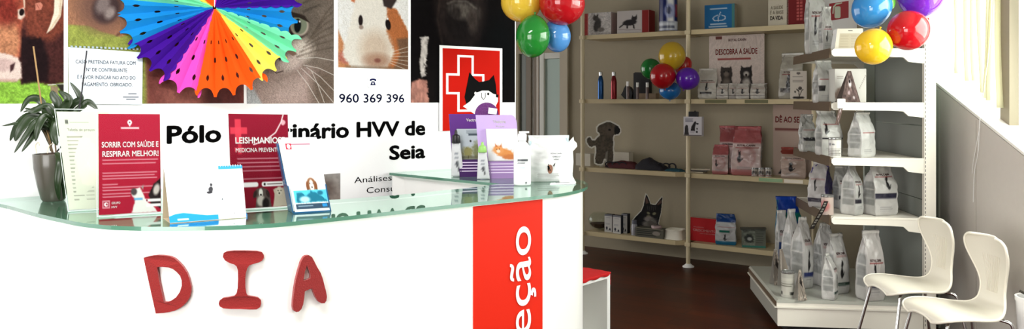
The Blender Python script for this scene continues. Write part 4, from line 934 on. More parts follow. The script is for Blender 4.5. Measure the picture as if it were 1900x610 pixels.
# poster behind the third shelf right bay
p, _ = SB(1480, .22); s = p.y/F; t = thing('display_poster', 'pink-grey poster card with brick lettering and a black cat behind the stand', 'poster', (p.x, p.y, ZS[2]), RZB)
w_2 = 78*s/.86; h_2 = SZ[1]-.026-ZS[2]
def p_kit(c):
    c.poly([(10, 98), (22, 86), (28, 66), (36, 73), (50, 72), (56, 66), (58, 84), (66, 99)], (26, 24, 28), 1.5, wob=.6); c.ell(40, 82, 4, 3, (110, 100, 100), 0, .6); c.ell(34, 79, 1.4, 1.4, (170, 160, 110)); c.bars(4, 96, 33, 37, 1, (120, 60, 56), .9, 1)
f2_ = lambda x, y: Vector(((x/100-.5)*w_2, 0, h_2*(1-y/100)))
painted('card', f2_, 0, 100, 0, 100, 1.4, p_kit, (196, 172, 158), m_pmatte, t, False, .003, .75, nrm=Vector((0, 1, 0)))
g = G(); text_fit(g, 'DÊ AO SEU GATO', 5, 105, 0, 8.5, lambda x, y: f2_(x*.93, 25-y)+Vector((0, -.001, 0)), .02); g.obj('lettering', MATS['brick_ink'], t, fix=False)
# ================================================================== BAGS
def bagmesh(w, d, h, seed, style, nf=34, ns=12, rows=54, lean=0.0, topfrac=.66, crumple=1.0, twist=0.0, sidep=True):
    rs = np.random.RandomState(seed); shr = .03+.12*rs.rand(); tlt = (rs.rand()-.5)*.9; bend = (rs.rand()-.35)*.5
    def S(a, v, off=0):
        a = a % 4.0; k = int(a); u = a-k
        pin = 1.0 if v < topfrac else max(.03, 1-((v-topfrac)/(.93-topfrac))**(1.1 if topfrac > .55 else 1.45)) if v < .93 else .03
        low = 1-.10*max(0, (.06-v)/.06)
        hw = w/2*(1-.05*math.sin(v*math.pi*.9)*.5)*low; hd = d/2*pin*low
        bul = .10*d*math.sin(math.pi*min(1, v*1.15))*(pin**.5)
        if k == 0: x = (-1+2*u)*hw; y = -hd-bul*math.sin(math.pi*u)
        elif k == 1: x = hw-(.35*min(hw, d/2)*(1-pin)+.03*d)*math.sin(math.pi*u); y = -hd+2*hd*u
        elif k == 2: x = (1-2*u)*hw; y = hd+bul*math.sin(math.pi*u)
        else: x = -hw+(.35*min(hw, d/2)*(1-pin)+.03*d)*math.sin(math.pi*u); y = hd-2*hd*u
        x *= 1-shr*max(0, v-.55)/.45; y += bend*h*max(0, v-.6)**2*1.5; x += tlt*h*max(0, v-.7)**2
        am = crumple*.06*(w*.6+.05)*(.35+1.3*v)*(.3 if v < .04 else 1)
        nx = float(fbm(np.array(a*3.1+seed), np.array(v*7.0), seed, 3))-.5; ny = float(fbm(np.array(a*2.3+9+seed), np.array(v*6.0), seed+3, 3))-.5
        fold = abs(((v*5.3+a*1.7+seed*.37) % 1)-.5)-.25; x += am*nx*1.6; y += am*(ny*2.2+fold*.5)
        if off: y += -off if k == 0 else 0
        x += lean*w*v*v; 
        if twist: c_, s_ = math.cos(twist*v*v), math.sin(twist*v*v); x, y = x*c_-y*s_, x*s_+y*c_
        return Vector((x, y, v*h+(.012*h*nx if v > .9 else 0)))
    A = list(np.linspace(0, 1, nf, endpoint=False))+list(1+np.linspace(0, 1, ns, endpoint=False))+list(2+np.linspace(0, 1, ns, endpoint=False))+list(3+np.linspace(0, 1, ns, endpoint=False))
    V = np.linspace(0, 1, rows); n = len(A)
    AA, VV = np.meshgrid(np.array(A), V)
    cv = Cv(AA*100, (1-VV)*100, style.get('base', (226, 224, 218)))
    paint_bag(cv, style)
    cv.mul(fbm(AA*3+seed, VV*5, seed+40, 3), .08)
    vs = [S(a, v) for v in V for a in A]; fs = [(j*n+i, j*n+(i+1) % n, (j+1)*n+(i+1) % n, (j+1)*n+i) for j in range(rows-1) for i in range(n)]
    fs.append(tuple(range(n-1, -1, -1))); fs.append(tuple((rows-1)*n+i for i in range(n)))
    return vs, fs, cv.out(.66), S
def paint_bag(c, st):
    if st.get('top'): c.rect(-5, -5, 405, st.get('topy', 30), st['top'], soft=1.5)
    if st.get('bottom'): c.rect(-5, 88, 405, 105, st['bottom'], soft=3)
    if st.get('edge'):
        c.rect(98, 0, 202, 100, st['edge']); c.rect(298, 0, 405, 100, st['edge'])
    else:
        for o in (100, 300):   # printed information panels on the gussets
            c.rect(o+2, 22, o+98, 98, (226, 225, 220), .8)
            for (a, b) in ((34, 48), (50, 66), (68, 80)): c.rect(o+14, a, o+86, b, (172, 174, 170), .95, 1.5); c.bars(o+20, o+80, a+2, b-1, 5, (156, 158, 154), .4, 2, .6)
    if st.get('arc'): c.ell(50, 62, 34, 22, st['arc'], 0, .2, .5); c.ell(50, 66, 26, 17, st.get('base', (226, 224, 218)), 0, .3, .6)
    if st.get('cat', 1):
        x, y = st.get('catpos', (34, 56)); k = st.get('cats', 1.0); b = (26, 24, 26)
        c.ell(x, y+5*k, 7*k, 8*k, b, 10, .25); c.ell(x+1, y-6*k, 5*k, 5*k, b, 0, .25); c.poly([(x-4*k, y-8*k), (x-3*k, y-15*k), (x, y-10*k)], b, .8); c.poly([(x+2*k, y-10*k), (x+5*k, y-15*k), (x+6*k, y-7*k)], b, .8); c.line([(x+5*k, y+10*k), (x+13*k, y+4*k)], 2.5*k, b)
    if st.get('band'): c.rect(st.get('bx0', 0), st.get('by', 70), st.get('bx1', 100), st.get('by', 70)+st.get('bh', 8), st['band'])
    c.rect(10, st.get('ly', 41), 92, st.get('ly', 41)+1.6, (150, 34, 36) if st.get('redline', 1) else (60, 50, 50), .8)
    c.bars(18, 82, 82, 95, 3, (150, 150, 150), .35, 4, .7)
def foodbag(label, w, d, h, loc, rz, seed, style, group=None, text=True, lean=0, topfrac=.66, crumple=1.0, name='food_bag', textcol=None, twist=0):
    t = thing(name, label, 'food bag', loc, rz, group)
    vs, fs, C, S = bagmesh(w, d, h, seed, style, lean=lean, topfrac=topfrac, crumple=crumple, twist=twist)
    link('pouch', meshdata('pouch', vs, fs, m_pgloss, True, colors=C), t)
    if text:
        g = G(); yb = 1-(style.get('ly', 41)-2)/100; ch = .036
        text_fit(g, 'ROYAL CANIN', .16, .80, yb, ch, lambda x, y: S(max(.01, min(.99, x)), y, .0022), .03); g.obj('lettering', textcol or mat('bag_ink', (66, 30, 32), .5), t, fix=False)
    g = G(); 
    sv = [S(a, .955, 0) for a in np.linspace(0.02, .98, 14)]; tp = [S(a, .99, 0) for a in np.linspace(0.02, .98, 14)]
    n = 14; vv = [q+Vector((0, -.003, 0)) for q in sv]+[q+Vector((0, -.003, 0)) for q in tp]; g.add(vv, [(i, i+1, n+i+1, n+i) for i in range(n-1)]); sc_ = style.get('seal', style.get('top', (206, 204, 198))); g.obj('top_seal', mat('bag_seal_%d_%d_%d' % sc_, sc_, .35), t, fix=False)
    return t
ST_PINK = dict(base=(222, 196, 190), top=(186, 98, 100), topy=34, bottom=(190, 116, 114), arc=(200, 130, 128), catpos=(26, 62), cats=.9, ly=42)
ST_W = dict(base=(222, 220, 214), band=(40, 38, 44), by=70, catpos=(40, 56), ly=40)
def sbag(label, px0, px1, ytop, zi, d, dep, seed, style, rot=0, h=None, **kw):
    p, w, s = shelf_at(px0, px1, zi, d); hh = (ZE-(ytop-HY)*s)-p.z; w /= .9
    return foodbag(label, w, dep, hh, p, RZB*.6+R(rot), seed, style, **kw)
sbag('white dry food bag with black label leftmost on the second shelf, right bay', 1298, 1328, 127, 1, .1, .08, 11, dict(base=(214, 208, 196), band=(40, 30, 30), bx0=10, bx1=75, by=76, catpos=(46, 60), cats=1.0, ly=44), lean=.08)
GS = 'small cat food pouches on the second shelf'
for i, (a, b, l, dd_) in enumerate(((1331, 1350, 'leftmost of the row below the cat poster', .1), (1353, 1368, 'second of the row below the cat poster', .13), (1367.5, 1389, 'third of the row below the cat poster', .08), (1394, 1418, 'rightmost of the row below the cat poster', .08))):
    sbag('small white cat food pouch, '+l, a, b, 155, 1, dd_, .04, 20+i, dict(base=(206, 198, 188), catpos=(48, 50), cats=1.3, band=(90, 80, 76), by=74, bh=5, ly=30), group=GS, text=False, topfrac=.6)
for i, (a, b, l) in enumerate(((1352, 1368, 'left'), (1408, 1422, 'right'))):
    sbag('pale food pouch behind the front pouch row, %s one' % l, a, b, 154, 1, .2, .04, 30+i, dict(base=(176, 168, 156), catpos=(48, 50), cats=1.0, ly=30), text=False)
sbag('tall white food bag with black label behind the leaflet card, second shelf', 1447, 1483, 98, 1, .14, .1, 41, dict(base=(196, 190, 176), band=(60, 52, 48), bx0=8, bx1=60, by=77, catpos=(42, 62), cats=1.2, ly=46), lean=.22)
def p_card(c): c.ell(50, 8, 12, 5, (110, 100, 96)); c.bars(14, 86, 20, 44, 4, (130, 122, 116), .3, 3); c.ell(60, 62, 12, 6, (70, 62, 58), 0, .3, wob=.3); c.line([(55, 95), (52, 72), (40, 66)], 5, (50, 44, 40)); c.line([(55, 90), (70, 70), (78, 66)], 4, (50, 44, 40)); c.ell(50, 95, 36, 5, (44, 40, 36)); c.ell(30, 74, 6, 4, (90, 84, 78))
p, w, s = shelf_at(1468, 1495, 1, .02); t = thing('leaflet_card', 'small white printed card leaning before the tall bag on the second shelf', 'card', (p.x, p.y, ZS[1]), RZB*.5); carton(t, w/.93, .006, .225, p_card, (222, 212, 200))
# third shelf pink bags
sbag('pink topped white kitten food bag, large one at the back left', 1338, 1366, 233, 2, .17, .1, 51, ST_PINK, textcol=mat('bag_ink2', (60, 30, 34), .5))
sbag('pink topped white kitten food bag, largest of the pink three', 1361, 1409, 234, 2, .1, .12, 52, ST_PINK, lean=.10)
sbag('pink topped white kitten food bag, small one at the front left', 1324, 1350, 268, 2, .06, .08, 53, ST_PINK, lean=.05)
GT = 'small food tins on the third shelf'
def p_tin(c): c.ell(120, 50, 14, 30, (60, 56, 56), 20, .3, wob=.3); c.ell(150, 50, 12, 26, (90, 84, 80), 0, .3); c.rect(0, 80, 200, 90, (120, 60, 60))
for i, (a, l) in enumerate(((1394.5, 'left'), (1407, 'middle'), (1420, 'right'))):
    p, _ = SB(a+5.5, .06); can('food_tin', 'small round food tin right of the pink bags, %s one of three' % l, a, a+12, 313, 0, ZS[2], p.y, p_tin, (196, 188, 178), group=GT, n=24)
p, _ = SB(1296, .08); t = thing('sachet_stack', 'flat foil food sachets lying by the pole on the third shelf', 'sachet', (p.x, p.y, ZS[2]), RZB)
for i in range(3): g = G(); g.box((.02*i-.02, 0, .006+.012*i), (.16, .1, .010), Matrix.Rotation(.2*i, 4, 'Z'), bev=.004); g.obj('sachet', mat('sachet_foil_%d' % (i % 2), ((196, 186, 166), (60, 54, 48))[i % 2], .3, bump=.4, bscale=30), t)
sbag('pinkish small food bag with brick top partly behind the stand, third shelf', 1453, 1492, 273, 2, .06, .12, 57, dict(base=(196, 172, 158), top=(150, 66, 56), topy=22, catpos=(40, 62), cats=1.2, ly=38), topfrac=.7)
# lowest shelf right bay
t, w, h = shelfbox('carton', 'red square box with small white lettering on the lowest shelf', 1287, 1333, 404, 3, .07, .13, None, (190, 26, 32), sidecol=(200, 170, 150))
tflat(t, [('CRESCIMENTO', 10, 90, 58, 10)], w, .07, h, mat('pale_pink_ink', (232, 190, 186), .6)); tflat(t, [('PROGRAMA', 12, 48, 42, 4), ('PARA O SEU GATINHO', 34, 90, 68, 4)], w, .07, h, MATS['pale_pink_ink'], 'small_lettering')
ST_B = dict(base=(206, 206, 206), top=(18, 70, 140), topy=26, bottom=(16, 110, 150), band=(20, 120, 100), bx0=18, bx1=70, by=52, bh=8, catpos=(46, 76), cats=.8, ly=40)
sbag('blue and white dental treat pouch leaning beside the red box', 1330, 1364, 397, 3, .07, .05, 61, ST_B, text=False, topfrac=.5)
p, w, s = shelf_at(1376, 1420, 3, .12); t = thing('open_carton', 'small open silver-green carton of sachets on the lowest shelf', 'box', p, RZB*.4)
def p_oc(c): c.mul(fbm(c.X/12, c.Y/12, 3), .4); c.ell(30, 50, 20, 24, (50, 54, 50), 0, .4, wob=.6); c.ell(32, 52, 10, 10, (190, 192, 186), 0, .5); c.rect(55, 5, 100, 100, (112, 116, 104)); c.rect(0, 88, 100, 100, (60, 130, 116)); c.bars(60, 95, 20, 80, 5, (70, 74, 66), .4, 3, .6)
carton(t, w*.95, .14, .15, p_oc, (130, 136, 122)); g = G(); g.prism([[(-.11, .15), (.09, .16), (.10, .166), (-.11, .158)]], lambda x, y, h: Vector((x, h, y)), -.11, .0); g.obj('lid_flap', mat('flap_dark', (58, 60, 54), .5), t)
# fire extinguisher sign on back wall
pf, tf = SB(1555, BD); _, ta = SB(1529, BD); _, tb = SB(1590, BD); _, tc_ = SB(1539, BD); _, td = SB(1575, BD); Yf = pf.y
zt_ = lambda y: ZE-(y-HY)/F*Yf
t = thing('fire_extinguisher_sign', 'red fire extinguisher sign on a white plate behind the top of the stand', 'sign', pf+Vector((0, 0, zt_(60))))
g = G(); g.prism([[(ta, zt_(62)), (tb, zt_(62)), (tb, zt_(-20)), (ta, zt_(-20))]], lambda x, y, h: bp(x, h, y), BD-.006, BD-.001); g.obj('plate', m_white, t, world=True)
g = G(); g.prism([[(tc_, zt_(38)), (td, zt_(34)), (td, zt_(3)), (tc_, zt_(6))]], lambda x, y, h: bp(x, h, y), BD-.008, BD-.0065); g.obj('red_field', mat('sign_red', (160, 20, 26), .4), t, world=True)
def ft(px): return SB(px, BD)[1]
g = G(); g.prism([[(ft(x), zt_(y)) for x, y in l] for l in [rr(1549, 12, 1560, 34, 3)]], lambda x, y, h: bp(x, h, y), BD-.0095, BD-.0082)
g.prism([[(ft(x), zt_(y)) for x, y in [(1545, 25), (1547, 25), (1548, 14), (1552, 9), (1563, 7), (1563, 5), (1551, 6.5), (1546, 12)]]], lambda x, y, h: bp(x, h, y), BD-.0095, BD-.0082); g.obj('extinguisher_symbol', mat('sign_pale', (206, 214, 190), .4), t, world=True)
# ================================================================== SHELVING STAND (gondola)
GA = Vector((math.sin(R(7)), math.cos(R(7)), 0)); GB_ = Vector((GA.y, -GA.x, 0)); G0 = Vector((1.617, 4.95, 0))
def gp(s, w, z=0): return G0+GA*s+GB_*w+Vector((0, 0, z))
gon = thing('shelving_stand', 'white metal shelving stand with four shelves and a deep base deck', 'shelves', gp(.4, .4, 0))
GL = 1.0; WB = .857
MG = Matrix.Rotation(math.atan2(GB_.y, GB_.x), 4, 'Z')
gz = [ZE-(y-HY)/F*4.93 for y in (92, 191, 293, 402)]
for i, z in enumerate(gz):
    g = G(); w0 = .328
    g.prism([[(w0+.012, -.03), (WB, -.03), (WB, 0), (w0, 0), (w0, -.018)]], lambda x, y, h: gp(h, x, z+y), .02, GL-.02); sh = g.obj('shelf', m_gond, gon, world=True)
    for s0 in (0.0, GL-.018):
        g = G(); g.prism([[(w0+.012, .004), (WB+.002, .004), (WB+.002, -.088), (WB-.085, -.078), (WB-.115, -.05), (WB-.2, -.046), (w0+.012, -.042), (w0, -.03), (w0-.002, -.008)]], lambda x, y, h: gp(h, x, z+y), s0, s0+.018); g.obj('bracket', m_gond, sh, world=True)
        g = G(); g.prism([[(w0+.02, -.006), (WB-.01, -.006), (WB-.01, -.009), (w0+.02, -.009)]], lambda x, y, h: gp(h, x, z+y), s0-.002, s0+.001)
        g.obj('bracket_rib', m_gond, sh, world=True)
    g = G(); g.prism([[(w0-.012, -.05), (w0-.002, -.05), (w0-.002, .008), (w0-.008, .008)]], lambda x, y, h: gp(h, x, z+y), .012, GL); g.obj('price_rail', m_brown, sh, world=True)
# uprights with slots
for s0 in (0.0, GL-.03):
    wu = WB+.004 if s0 == 0 else WB-.05
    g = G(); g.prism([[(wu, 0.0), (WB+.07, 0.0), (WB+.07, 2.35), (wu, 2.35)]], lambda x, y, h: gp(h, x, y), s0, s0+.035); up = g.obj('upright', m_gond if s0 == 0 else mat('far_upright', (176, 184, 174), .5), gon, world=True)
    g = G()
    for k in range(88): g.prism([[(WB+.008, .1+k*.025), (WB+.012, .1+k*.025), (WB+.012, .115+k*.025), (WB+.008, .115+k*.025)]], lambda x, y, h: gp(h, x, y), s0-.001, s0+.0005)
    if s0 == 0.0: g.obj('slots', mat('slot_grey', (108, 108, 100), .6), up, world=True)
for (za, zb) in ((.24, .85), (.85, 1.3), (1.3, 1.75), (1.75, 2.3)):
    g = G(); g.prism([[(.035, za+.002), (GL-.03, za+.002), (GL-.03, zb-.002), (.035, zb-.002)]], lambda x, y, h: gp(x, h, y), WB+.02, WB+.03); g.obj('back_panel', m_grey, gon, world=True)
# base deck
zb = .236
g = G(); g.prism([[(0, -.012), (.012, 0), (WB, 0), (WB, -.02), (0.01, -.02)]], lambda x, y, h: gp(h, x, zb+y), 0, GL); g.obj('base_deck', mat('deck_metal', (176, 178, 168), .22, spec=.6), gon, world=True)
g = G(); g.prism([[(.004, -.045), (WB, -.045), (WB, -.02), (.004, -.02)]], lambda x, y, h: gp(h, x, zb+y), .002, .03)
g.prism([[(.012, -.165), (WB, -.165), (WB, -.052), (.012, -.052)]], lambda x, y, h: gp(h, x, zb+y), .008, .03); g.prism([[(.004, -.052), (WB, -.052), (WB, -.042), (.004, -.042)]], lambda x, y, h: gp(h, x, zb+y), -.004, .03); g.obj('end_panel', m_gond, gon, world=True)
g = G(); g.prism([[(.012, -.165), (.03, -.165), (.03, -.05), (.012, -.05)]], lambda x, y, h: gp(h, x, zb+y), .03, GL); g.obj('front_panel', mat('deck_side', (150, 148, 138), .45), gon, world=True)
g = G(); g.prism([[(-.008, -.052), (.006, -.052), (.006, -.045), (-.008, -.045)]], lambda x, y, h: gp(h, x, zb+y), 0, GL); g.obj('front_lip', m_gond, gon, world=True)
g = G(); g.prism([[(.0, -.045), (.004, -.045), (.004, -.012), (.0, -.012)]], lambda x, y, h: gp(h, x, zb+y), .01, GL); g.obj('price_rail', m_brown, gon, world=True)
g = G(); g.prism([[(.08, -.234), (WB, -.234), (WB, -.167), (.08, -.167)]], lambda x, y, h: gp(h, x, zb+y), .03, GL); g.obj('plinth', m_black, gon, world=True)
def GP(px, s):
    r = (px-CX)/F; o = G0+GA*s; w = (r*o.y-o.x)/(GB_.x-r*GB_.y); return o+GB_*w
def gbag(label, px0, px1, ytop, zi, s, dep, seed, style, rz=0, **kw):
    p = GP((px0+px1)/2, s); z = (gz[zi] if zi < 4 else zb)+.001; w = (px1-px0)/F*p.y; h = ZE-(ytop-HY)/F*p.y-z; p.z = z
    
    dd_ = dep*.78; vw = math.atan2(p.x, p.y); th_ = R(rz)+vw; w = max(w*.55, (w*.97-dd_*abs(math.sin(th_)))/max(.5, abs(math.cos(th_))))
    kw.setdefault('topfrac', .5 if h > .26 else .58)
    return foodbag(label, w, dd_, h, p, R(rz), seed, style, **kw)
SV = dict(base=(196, 196, 192), band=(38, 36, 48), bx0=0, bx1=60, by=68, bh=9, catpos=(30, 52), ly=38)
SB1 = dict(base=(210, 208, 204), band=(50, 62, 120), bx0=0, bx1=100, by=76, bh=7, catpos=(40, 60), cats=1.2, ly=36)
SG1 = dict(base=(208, 206, 202), band=(30, 60, 48), bx0=0, bx1=100, by=80, bh=5, catpos=(40, 58), cats=1.2, ly=36)
# top shelf
gbag('tall silver food bag at the far left of the top stand shelf', 1493, 1530, -30, 0, .50, .12, 71, dict(base=(196, 196, 190), catpos=(35, 60), cats=1.1, ly=46), lean=.06, crumple=1.6)
gbag('shorter crumpled silver food bag nearer on the top stand shelf', 1519, 1545, 12, 0, .30, .10, 72, dict(base=(190, 190, 184), catpos=(40, 66), ly=50), crumple=2.0)
p = GP(1573, .1); p.z = gz[0]+.005; t = thing('tray_box', 'white open tray box with a printed grid on the top stand shelf', 'box', p, R(-8))
def p_grid(c): c.rect(12, 24, 88, 96, (196, 186, 160)); c.line([(12, 50), (88, 50)], 2, (226, 220, 200)); c.line([(12, 74), (88, 74)], 2, (226, 220, 200)); c.line([(50, 24), (50, 96)], 2, (226, 220, 200)); c.bars(15, 48, 28, 94, 14, (170, 160, 138), .4, 2, .5); c.bars(53, 86, 28, 94, 14, (170, 160, 138), .4, 4, .5); c.rect(42, 8, 60, 12, (60, 60, 56))
hw, hh = .09, .125
n = 30; xs = np.linspace(0, 100, n); X, Y = np.meshgrid(xs, xs); cv = Cv(X, Y, (228, 222, 204)); p_grid(cv); C = cv.out(.8)
fq = lambda x, y, dz=0: Vector(((x/100-.5)*2*hw*(.82+.18*y/100)+.0, -.05+dz, hh*(1-y/100)))
vs = [fq(x, y) for y in xs for x in xs]; fs = [(j*n+i, (j+1)*n+i, (j+1)*n+i+1, j*n+i+1) for j in range(n-1) for i in range(n-1)]
link('printed_front', meshdata('printed_front', vs, fs, m_pmatte, colors=C), t)
g = G(); g.prism([[(-hw, 0), (hw, 0), (hw*.8, hh), (-hw*.8, hh)]], lambda x, y, h: Vector((x, h, y)), -.0495, .05); g.obj('box_shell', m_white, t)
# second shelf
gbag('rounded white food bag with black label on the second stand shelf', 1507, 1548, 112, 1, .34, .14, 73, dict(base=(200, 200, 194), band=(24, 22, 24), bx0=0, bx1=40, by=60, bh=13, cat=0, ly=44), text=False, crumple=1.3)
def p_wb(c): c.ell(18, 78, 18, 22, (150, 130, 118), 0, .4, wob=.5); c.ell(22, 84, 8, 12, (60, 46, 40), 0, .5); c.line([(78, 60), (98, 20)], 1.6, (140, 130, 120)); c.bars(6, 30, 22, 34, 2, (150, 140, 130), .3)
p = GP(1572, .22); p.z = gz[1]+.005; t = thing('carton', 'white picture carton behind the dark triangular leaflet on the stand', 'box', p, R(-4)); carton(t, 56/F*p.y, .12, (190-126)/F*p.y-.01, p_wb, (222, 220, 212))
# triangular folded leaflet
p = GP(1576, .06); p.z = gz[1]+.005; s = p.y/F; t = thing('folded_leaflet', 'dark triangular tent leaflet with flowers standing on the stand shelf', 'leaflet', p, 0)
def p_dk(c): c.mul(fbm(c.X/10, c.Y/10, 3), .5); c.ell(50, 40, 14, 12, (230, 220, 220), 0, .5, wob=.6); c.ell(48, 34, 10, 6, (30, 26, 28), 0, .4, wob=.5); c.ell(40, 70, 8, 6, (190, 170, 170), 0, .6, wob=.6); c.ell(70, 85, 6, 5, (200, 190, 190), 0, .6)
ft_ = lambda x, y: Vector(((-18+(x/100)*36*(1-.0))*s*(.18+.82*y/100), -.02*(y/100), (58*(1-y/100))*s))
painted('panel', ft_, 0, 100, 0, 100, 2.5, p_dk, (104, 88, 84), m_print, t, False, .001, .7, nrm=Vector((0, 1, 0)))
g = G(); g.add([ft_(0, 100)+Vector((0, .09, 0)), ft_(100, 100)+Vector((0, .09, 0)), ft_(100, 0)+Vector((0, .003, 0)), ft_(0, 0)+Vector((0, .003, 0))], [(0, 1, 2, 3)]); o = g.obj('back_panel', mat('leaflet_back', (90, 78, 74), .5), t); o.modifiers.new('thick', 'SOLIDIFY').thickness = .001
p = GP(1556, -.03); p.z = ZE-(192-HY)/F*p.y; s = p.y/F; t = thing('hanging_leaflet', 'narrow dark leaflet strip hanging over the second stand shelf end', 'leaflet', p, 0)
fh = lambda x, y: Vector(((8-(y/100)*11+(x/100-.5)*7)*s, 0, (6-44*y/100)*s))
painted('strip', fh, 0, 100, 0, 100, 4, p_dk, (110, 92, 86), m_print, t, False, .001, .7, nrm=Vector((0, 1, 0)))
g = G(); g.box((.015, 0, .0), (.05, .012, .06), bev=.008); g.obj('clip_holder', mat('clear_holder', (226, 224, 214), .2), t)
# third shelf
gbag('small crumpled silver bag at the far end of the third stand shelf', 1482, 1512, 212, 2, .62, .1, 74, dict(base=(190, 190, 184), band=(40, 38, 42), by=62, bh=8, cat=0, ly=40), crumple=2.2, text=False)
gbag('white food bag with black line behind the label tin, third stand shelf', 1512, 1562, 205, 2, .26, .16, 75, dict(base=(206, 206, 200), band=(36, 34, 40), bx0=0, bx1=100, by=60, bh=3, catpos=(20, 40), ly=30), crumple=1.3, text=False)
def p_lab(c): c.rect(80, 8, 180, 48, (232, 230, 224)); c.ell(110, 28, 8, 8, (90, 90, 96)); c.ell(130, 28, 6, 6, (120, 120, 120)); c.rect(0, 50, 200, 52, (60, 60, 60)); c.bars(90, 180, 60, 95, 4, (110, 108, 106), .4, 3)
p = GP(1549, .06); can('food_tin', 'white labelled tin before the white bag on the third stand shelf', 1538, 1560, 258, 0, gz[2]+.004, p.y, p_lab, (224, 222, 214))
gbag('shiny silver food bag standing alone at the near end of the third stand shelf', 1574, 1623, 208, 2, .13, .13, 76, dict(base=(216, 216, 212), cat=0, ly=44), rz=28, crumple=1.2, text=False)
# fourth shelf
gbag('white food bag with a purple gusset on the fourth stand shelf', 1500, 1545, 300, 3, .50, .2, 77, dict(base=(206, 202, 200), edge=(74, 56, 140), band=(50, 42, 60), by=78, bh=9, bx1=80, catpos=(40, 50), ly=36), rz=-38, crumple=1.6, text=False)
gbag('grey-white food bag at the back middle of the fourth stand shelf', 1545, 1582, 308, 3, .42, .14, 78, SV, crumple=1.2)
gbag('white bag with a bare gusset second from the near end of the fourth stand shelf', 1560, 1601, 304, 3, .14, .14, 79, SV, rz=30, crumple=1.1, lean=.05)
gbag('large white food bag with dark band at the fourth stand shelf near end', 1601, 1664, 304, 3, .16, .16, 80, dict(base=(212, 210, 206), band=(42, 40, 60), bx0=0, bx1=92, by=56, bh=10, catpos=(60, 36), ly=24), rz=14, crumple=1.2)
def p_pk(c): c.ell(120, 50, 30, 30, (206, 130, 126), 0, .5); c.rect(60, 0, 90, 100, (70, 50, 46))
p = GP(1535, .1); can('treat_jar', 'small jar with pink contents at the corner of the fourth stand shelf', 1524, 1546, 364, 0, gz[3]+.004, p.y, p_pk, (210, 190, 180), cat='jar')
p = GP(1521, -.02); s = p.y/F; p.z = ZE-(425-HY)*s; t = thing('lanyard_strip', 'narrow black and white patterned lanyard hanging from the fourth stand shelf corner', 'lanyard', p)
def p_ly(c): c.mul(fbm(c.X/25, c.Y/4, 3), .4); c.bars(20, 80, 5, 95, 9, (190, 186, 176), .45, 3, .8)
fl = lambda x, y: Vector(((12-(y/100)*26+(x/100-.5)*8)*s, -.01*math.sin(y/20), (52*(1-y/100))*s))
painted('strap', fl, 0, 100, 0, 100, 4, p_ly, (40, 36, 34), m_print, t, False, .001, .7, nrm=Vector((0, 1, 0)))
# base deck bags
gbag('blue and teal topped food bag standing at the far end of the base deck', 1438, 1488, 365, 4, .9, .12, 81, dict(base=(26, 86, 150), top=(14, 60, 160), topy=20, bottom=(20, 120, 110), band=(20, 130, 120), by=22, bh=10, edge=(20, 110, 140), cat=0, ly=60), text=False, crumple=.8)
gbag('white food bag with navy label, far left on the base deck', 1438, 1462, 390, 4, .76, .1, 82, dict(base=(206, 206, 204), band=(24, 52, 110), bx0=0, bx1=60, by=48, bh=30, cat=0, ly=36))
gbag('white food bag leaning right, second from left on the base deck', 1450, 1482, 388, 4, .58, .14, 83, SB1, rz=20, lean=.3)
gbag('tall white food bag with blue band and bare gusset in the left deck group', 1467, 1508, 402, 4, .36, .16, 84, SB1, rz=24, lean=.1)
gbag('white food bag with blue label in the middle of the base deck', 1506, 1548, 413, 4, .43, .15, 85, SB1, rz=14, lean=.16)
gbag('grey-white food bag with green edge behind the small bag on the deck', 1530, 1575, 432, 4, .23, .13, 86, SG1, rz=22, lean=-.1)
gbag('small white food bag at the front middle of the base deck', 1521, 1558, 470, 4, .05, .1, 87, SG1, rz=55, crumple=.7)
gbag('white food bag standing alone at the right of the base deck', 1588, 1640, 427, 4, .07, .14, 88, dict(base=(212, 208, 204), band=(60, 60, 80), bx0=10, bx1=70, by=76, bh=5, catpos=(38, 62), cats=1.3, ly=45), rz=12, lean=.1)
def p_can(c): c.rect(70, 20, 190, 90, (214, 212, 200)); c.bars(90, 170, 35, 60, 3, (110, 108, 96), .4, 2); c.rect(80, 78, 110, 88, (70, 70, 66)); c.rect(150, 78, 180, 88, (70, 70, 66))
p = GP(1462, .08); can('food_tin', 'white food tin with a ring lid at the near left of the base deck', 1450, 1474, 505, 0, zb+.001, p.y, p_can, (196, 194, 184))
def sachet(label, px, ytop, s_, w, seed, lean=0):
    p = GP(px, s_); p.z = zb+.001; h = ZE-(ytop-HY)/F*p.y-zb
    t = thing('foil_sachet', label, 'sachet', p, R(10), 'small patterned foil sachets on the base deck')
    def p_s(c): c.mul(fbm(c.X/8, c.Y/6, seed), .8); c.ell(50, 55, 25, 30, (40, 34, 32), 20, .5, wob=1.2); c.ell(44, 80, 20, 12, (200, 196, 186), 0, .5, wob=.8)
    fsx = lambda x, y: Vector(((x/100-.5)*w*(.25+.75*y/100)+lean*(1-y/100), -.035*(y/100)**1.5, h*(1-y/100)))
    painted('front_face', fsx, 0, 100, 0, 100, 3, p_s, (150, 140, 128), m_pgloss, t, False, .001, .7, nrm=Vector((0, 1, 0)))
    g = G(); g.add([fsx(0, 0), fsx(100, 0), Vector((w/2, .03, 0)), Vector((-w/2, .03, 0))], [(0, 1, 2, 3)]); o = g.obj('back_face', mat('sachet_back', (150, 146, 138), .35), t); o.modifiers.new('thick', 'SOLIDIFY').thickness = .001
sachet('patterned foil sachet standing at the left edge of the base deck', 1441, 462, .42, .075, 3, -.01)
sachet('patterned foil sachet behind the tin on the base deck', 1457, 462, .36, .08, 5, -.03)
sachet('small patterned foil sachet right of the tin at the deck edge', 1484, 500, .02, .06, 8)
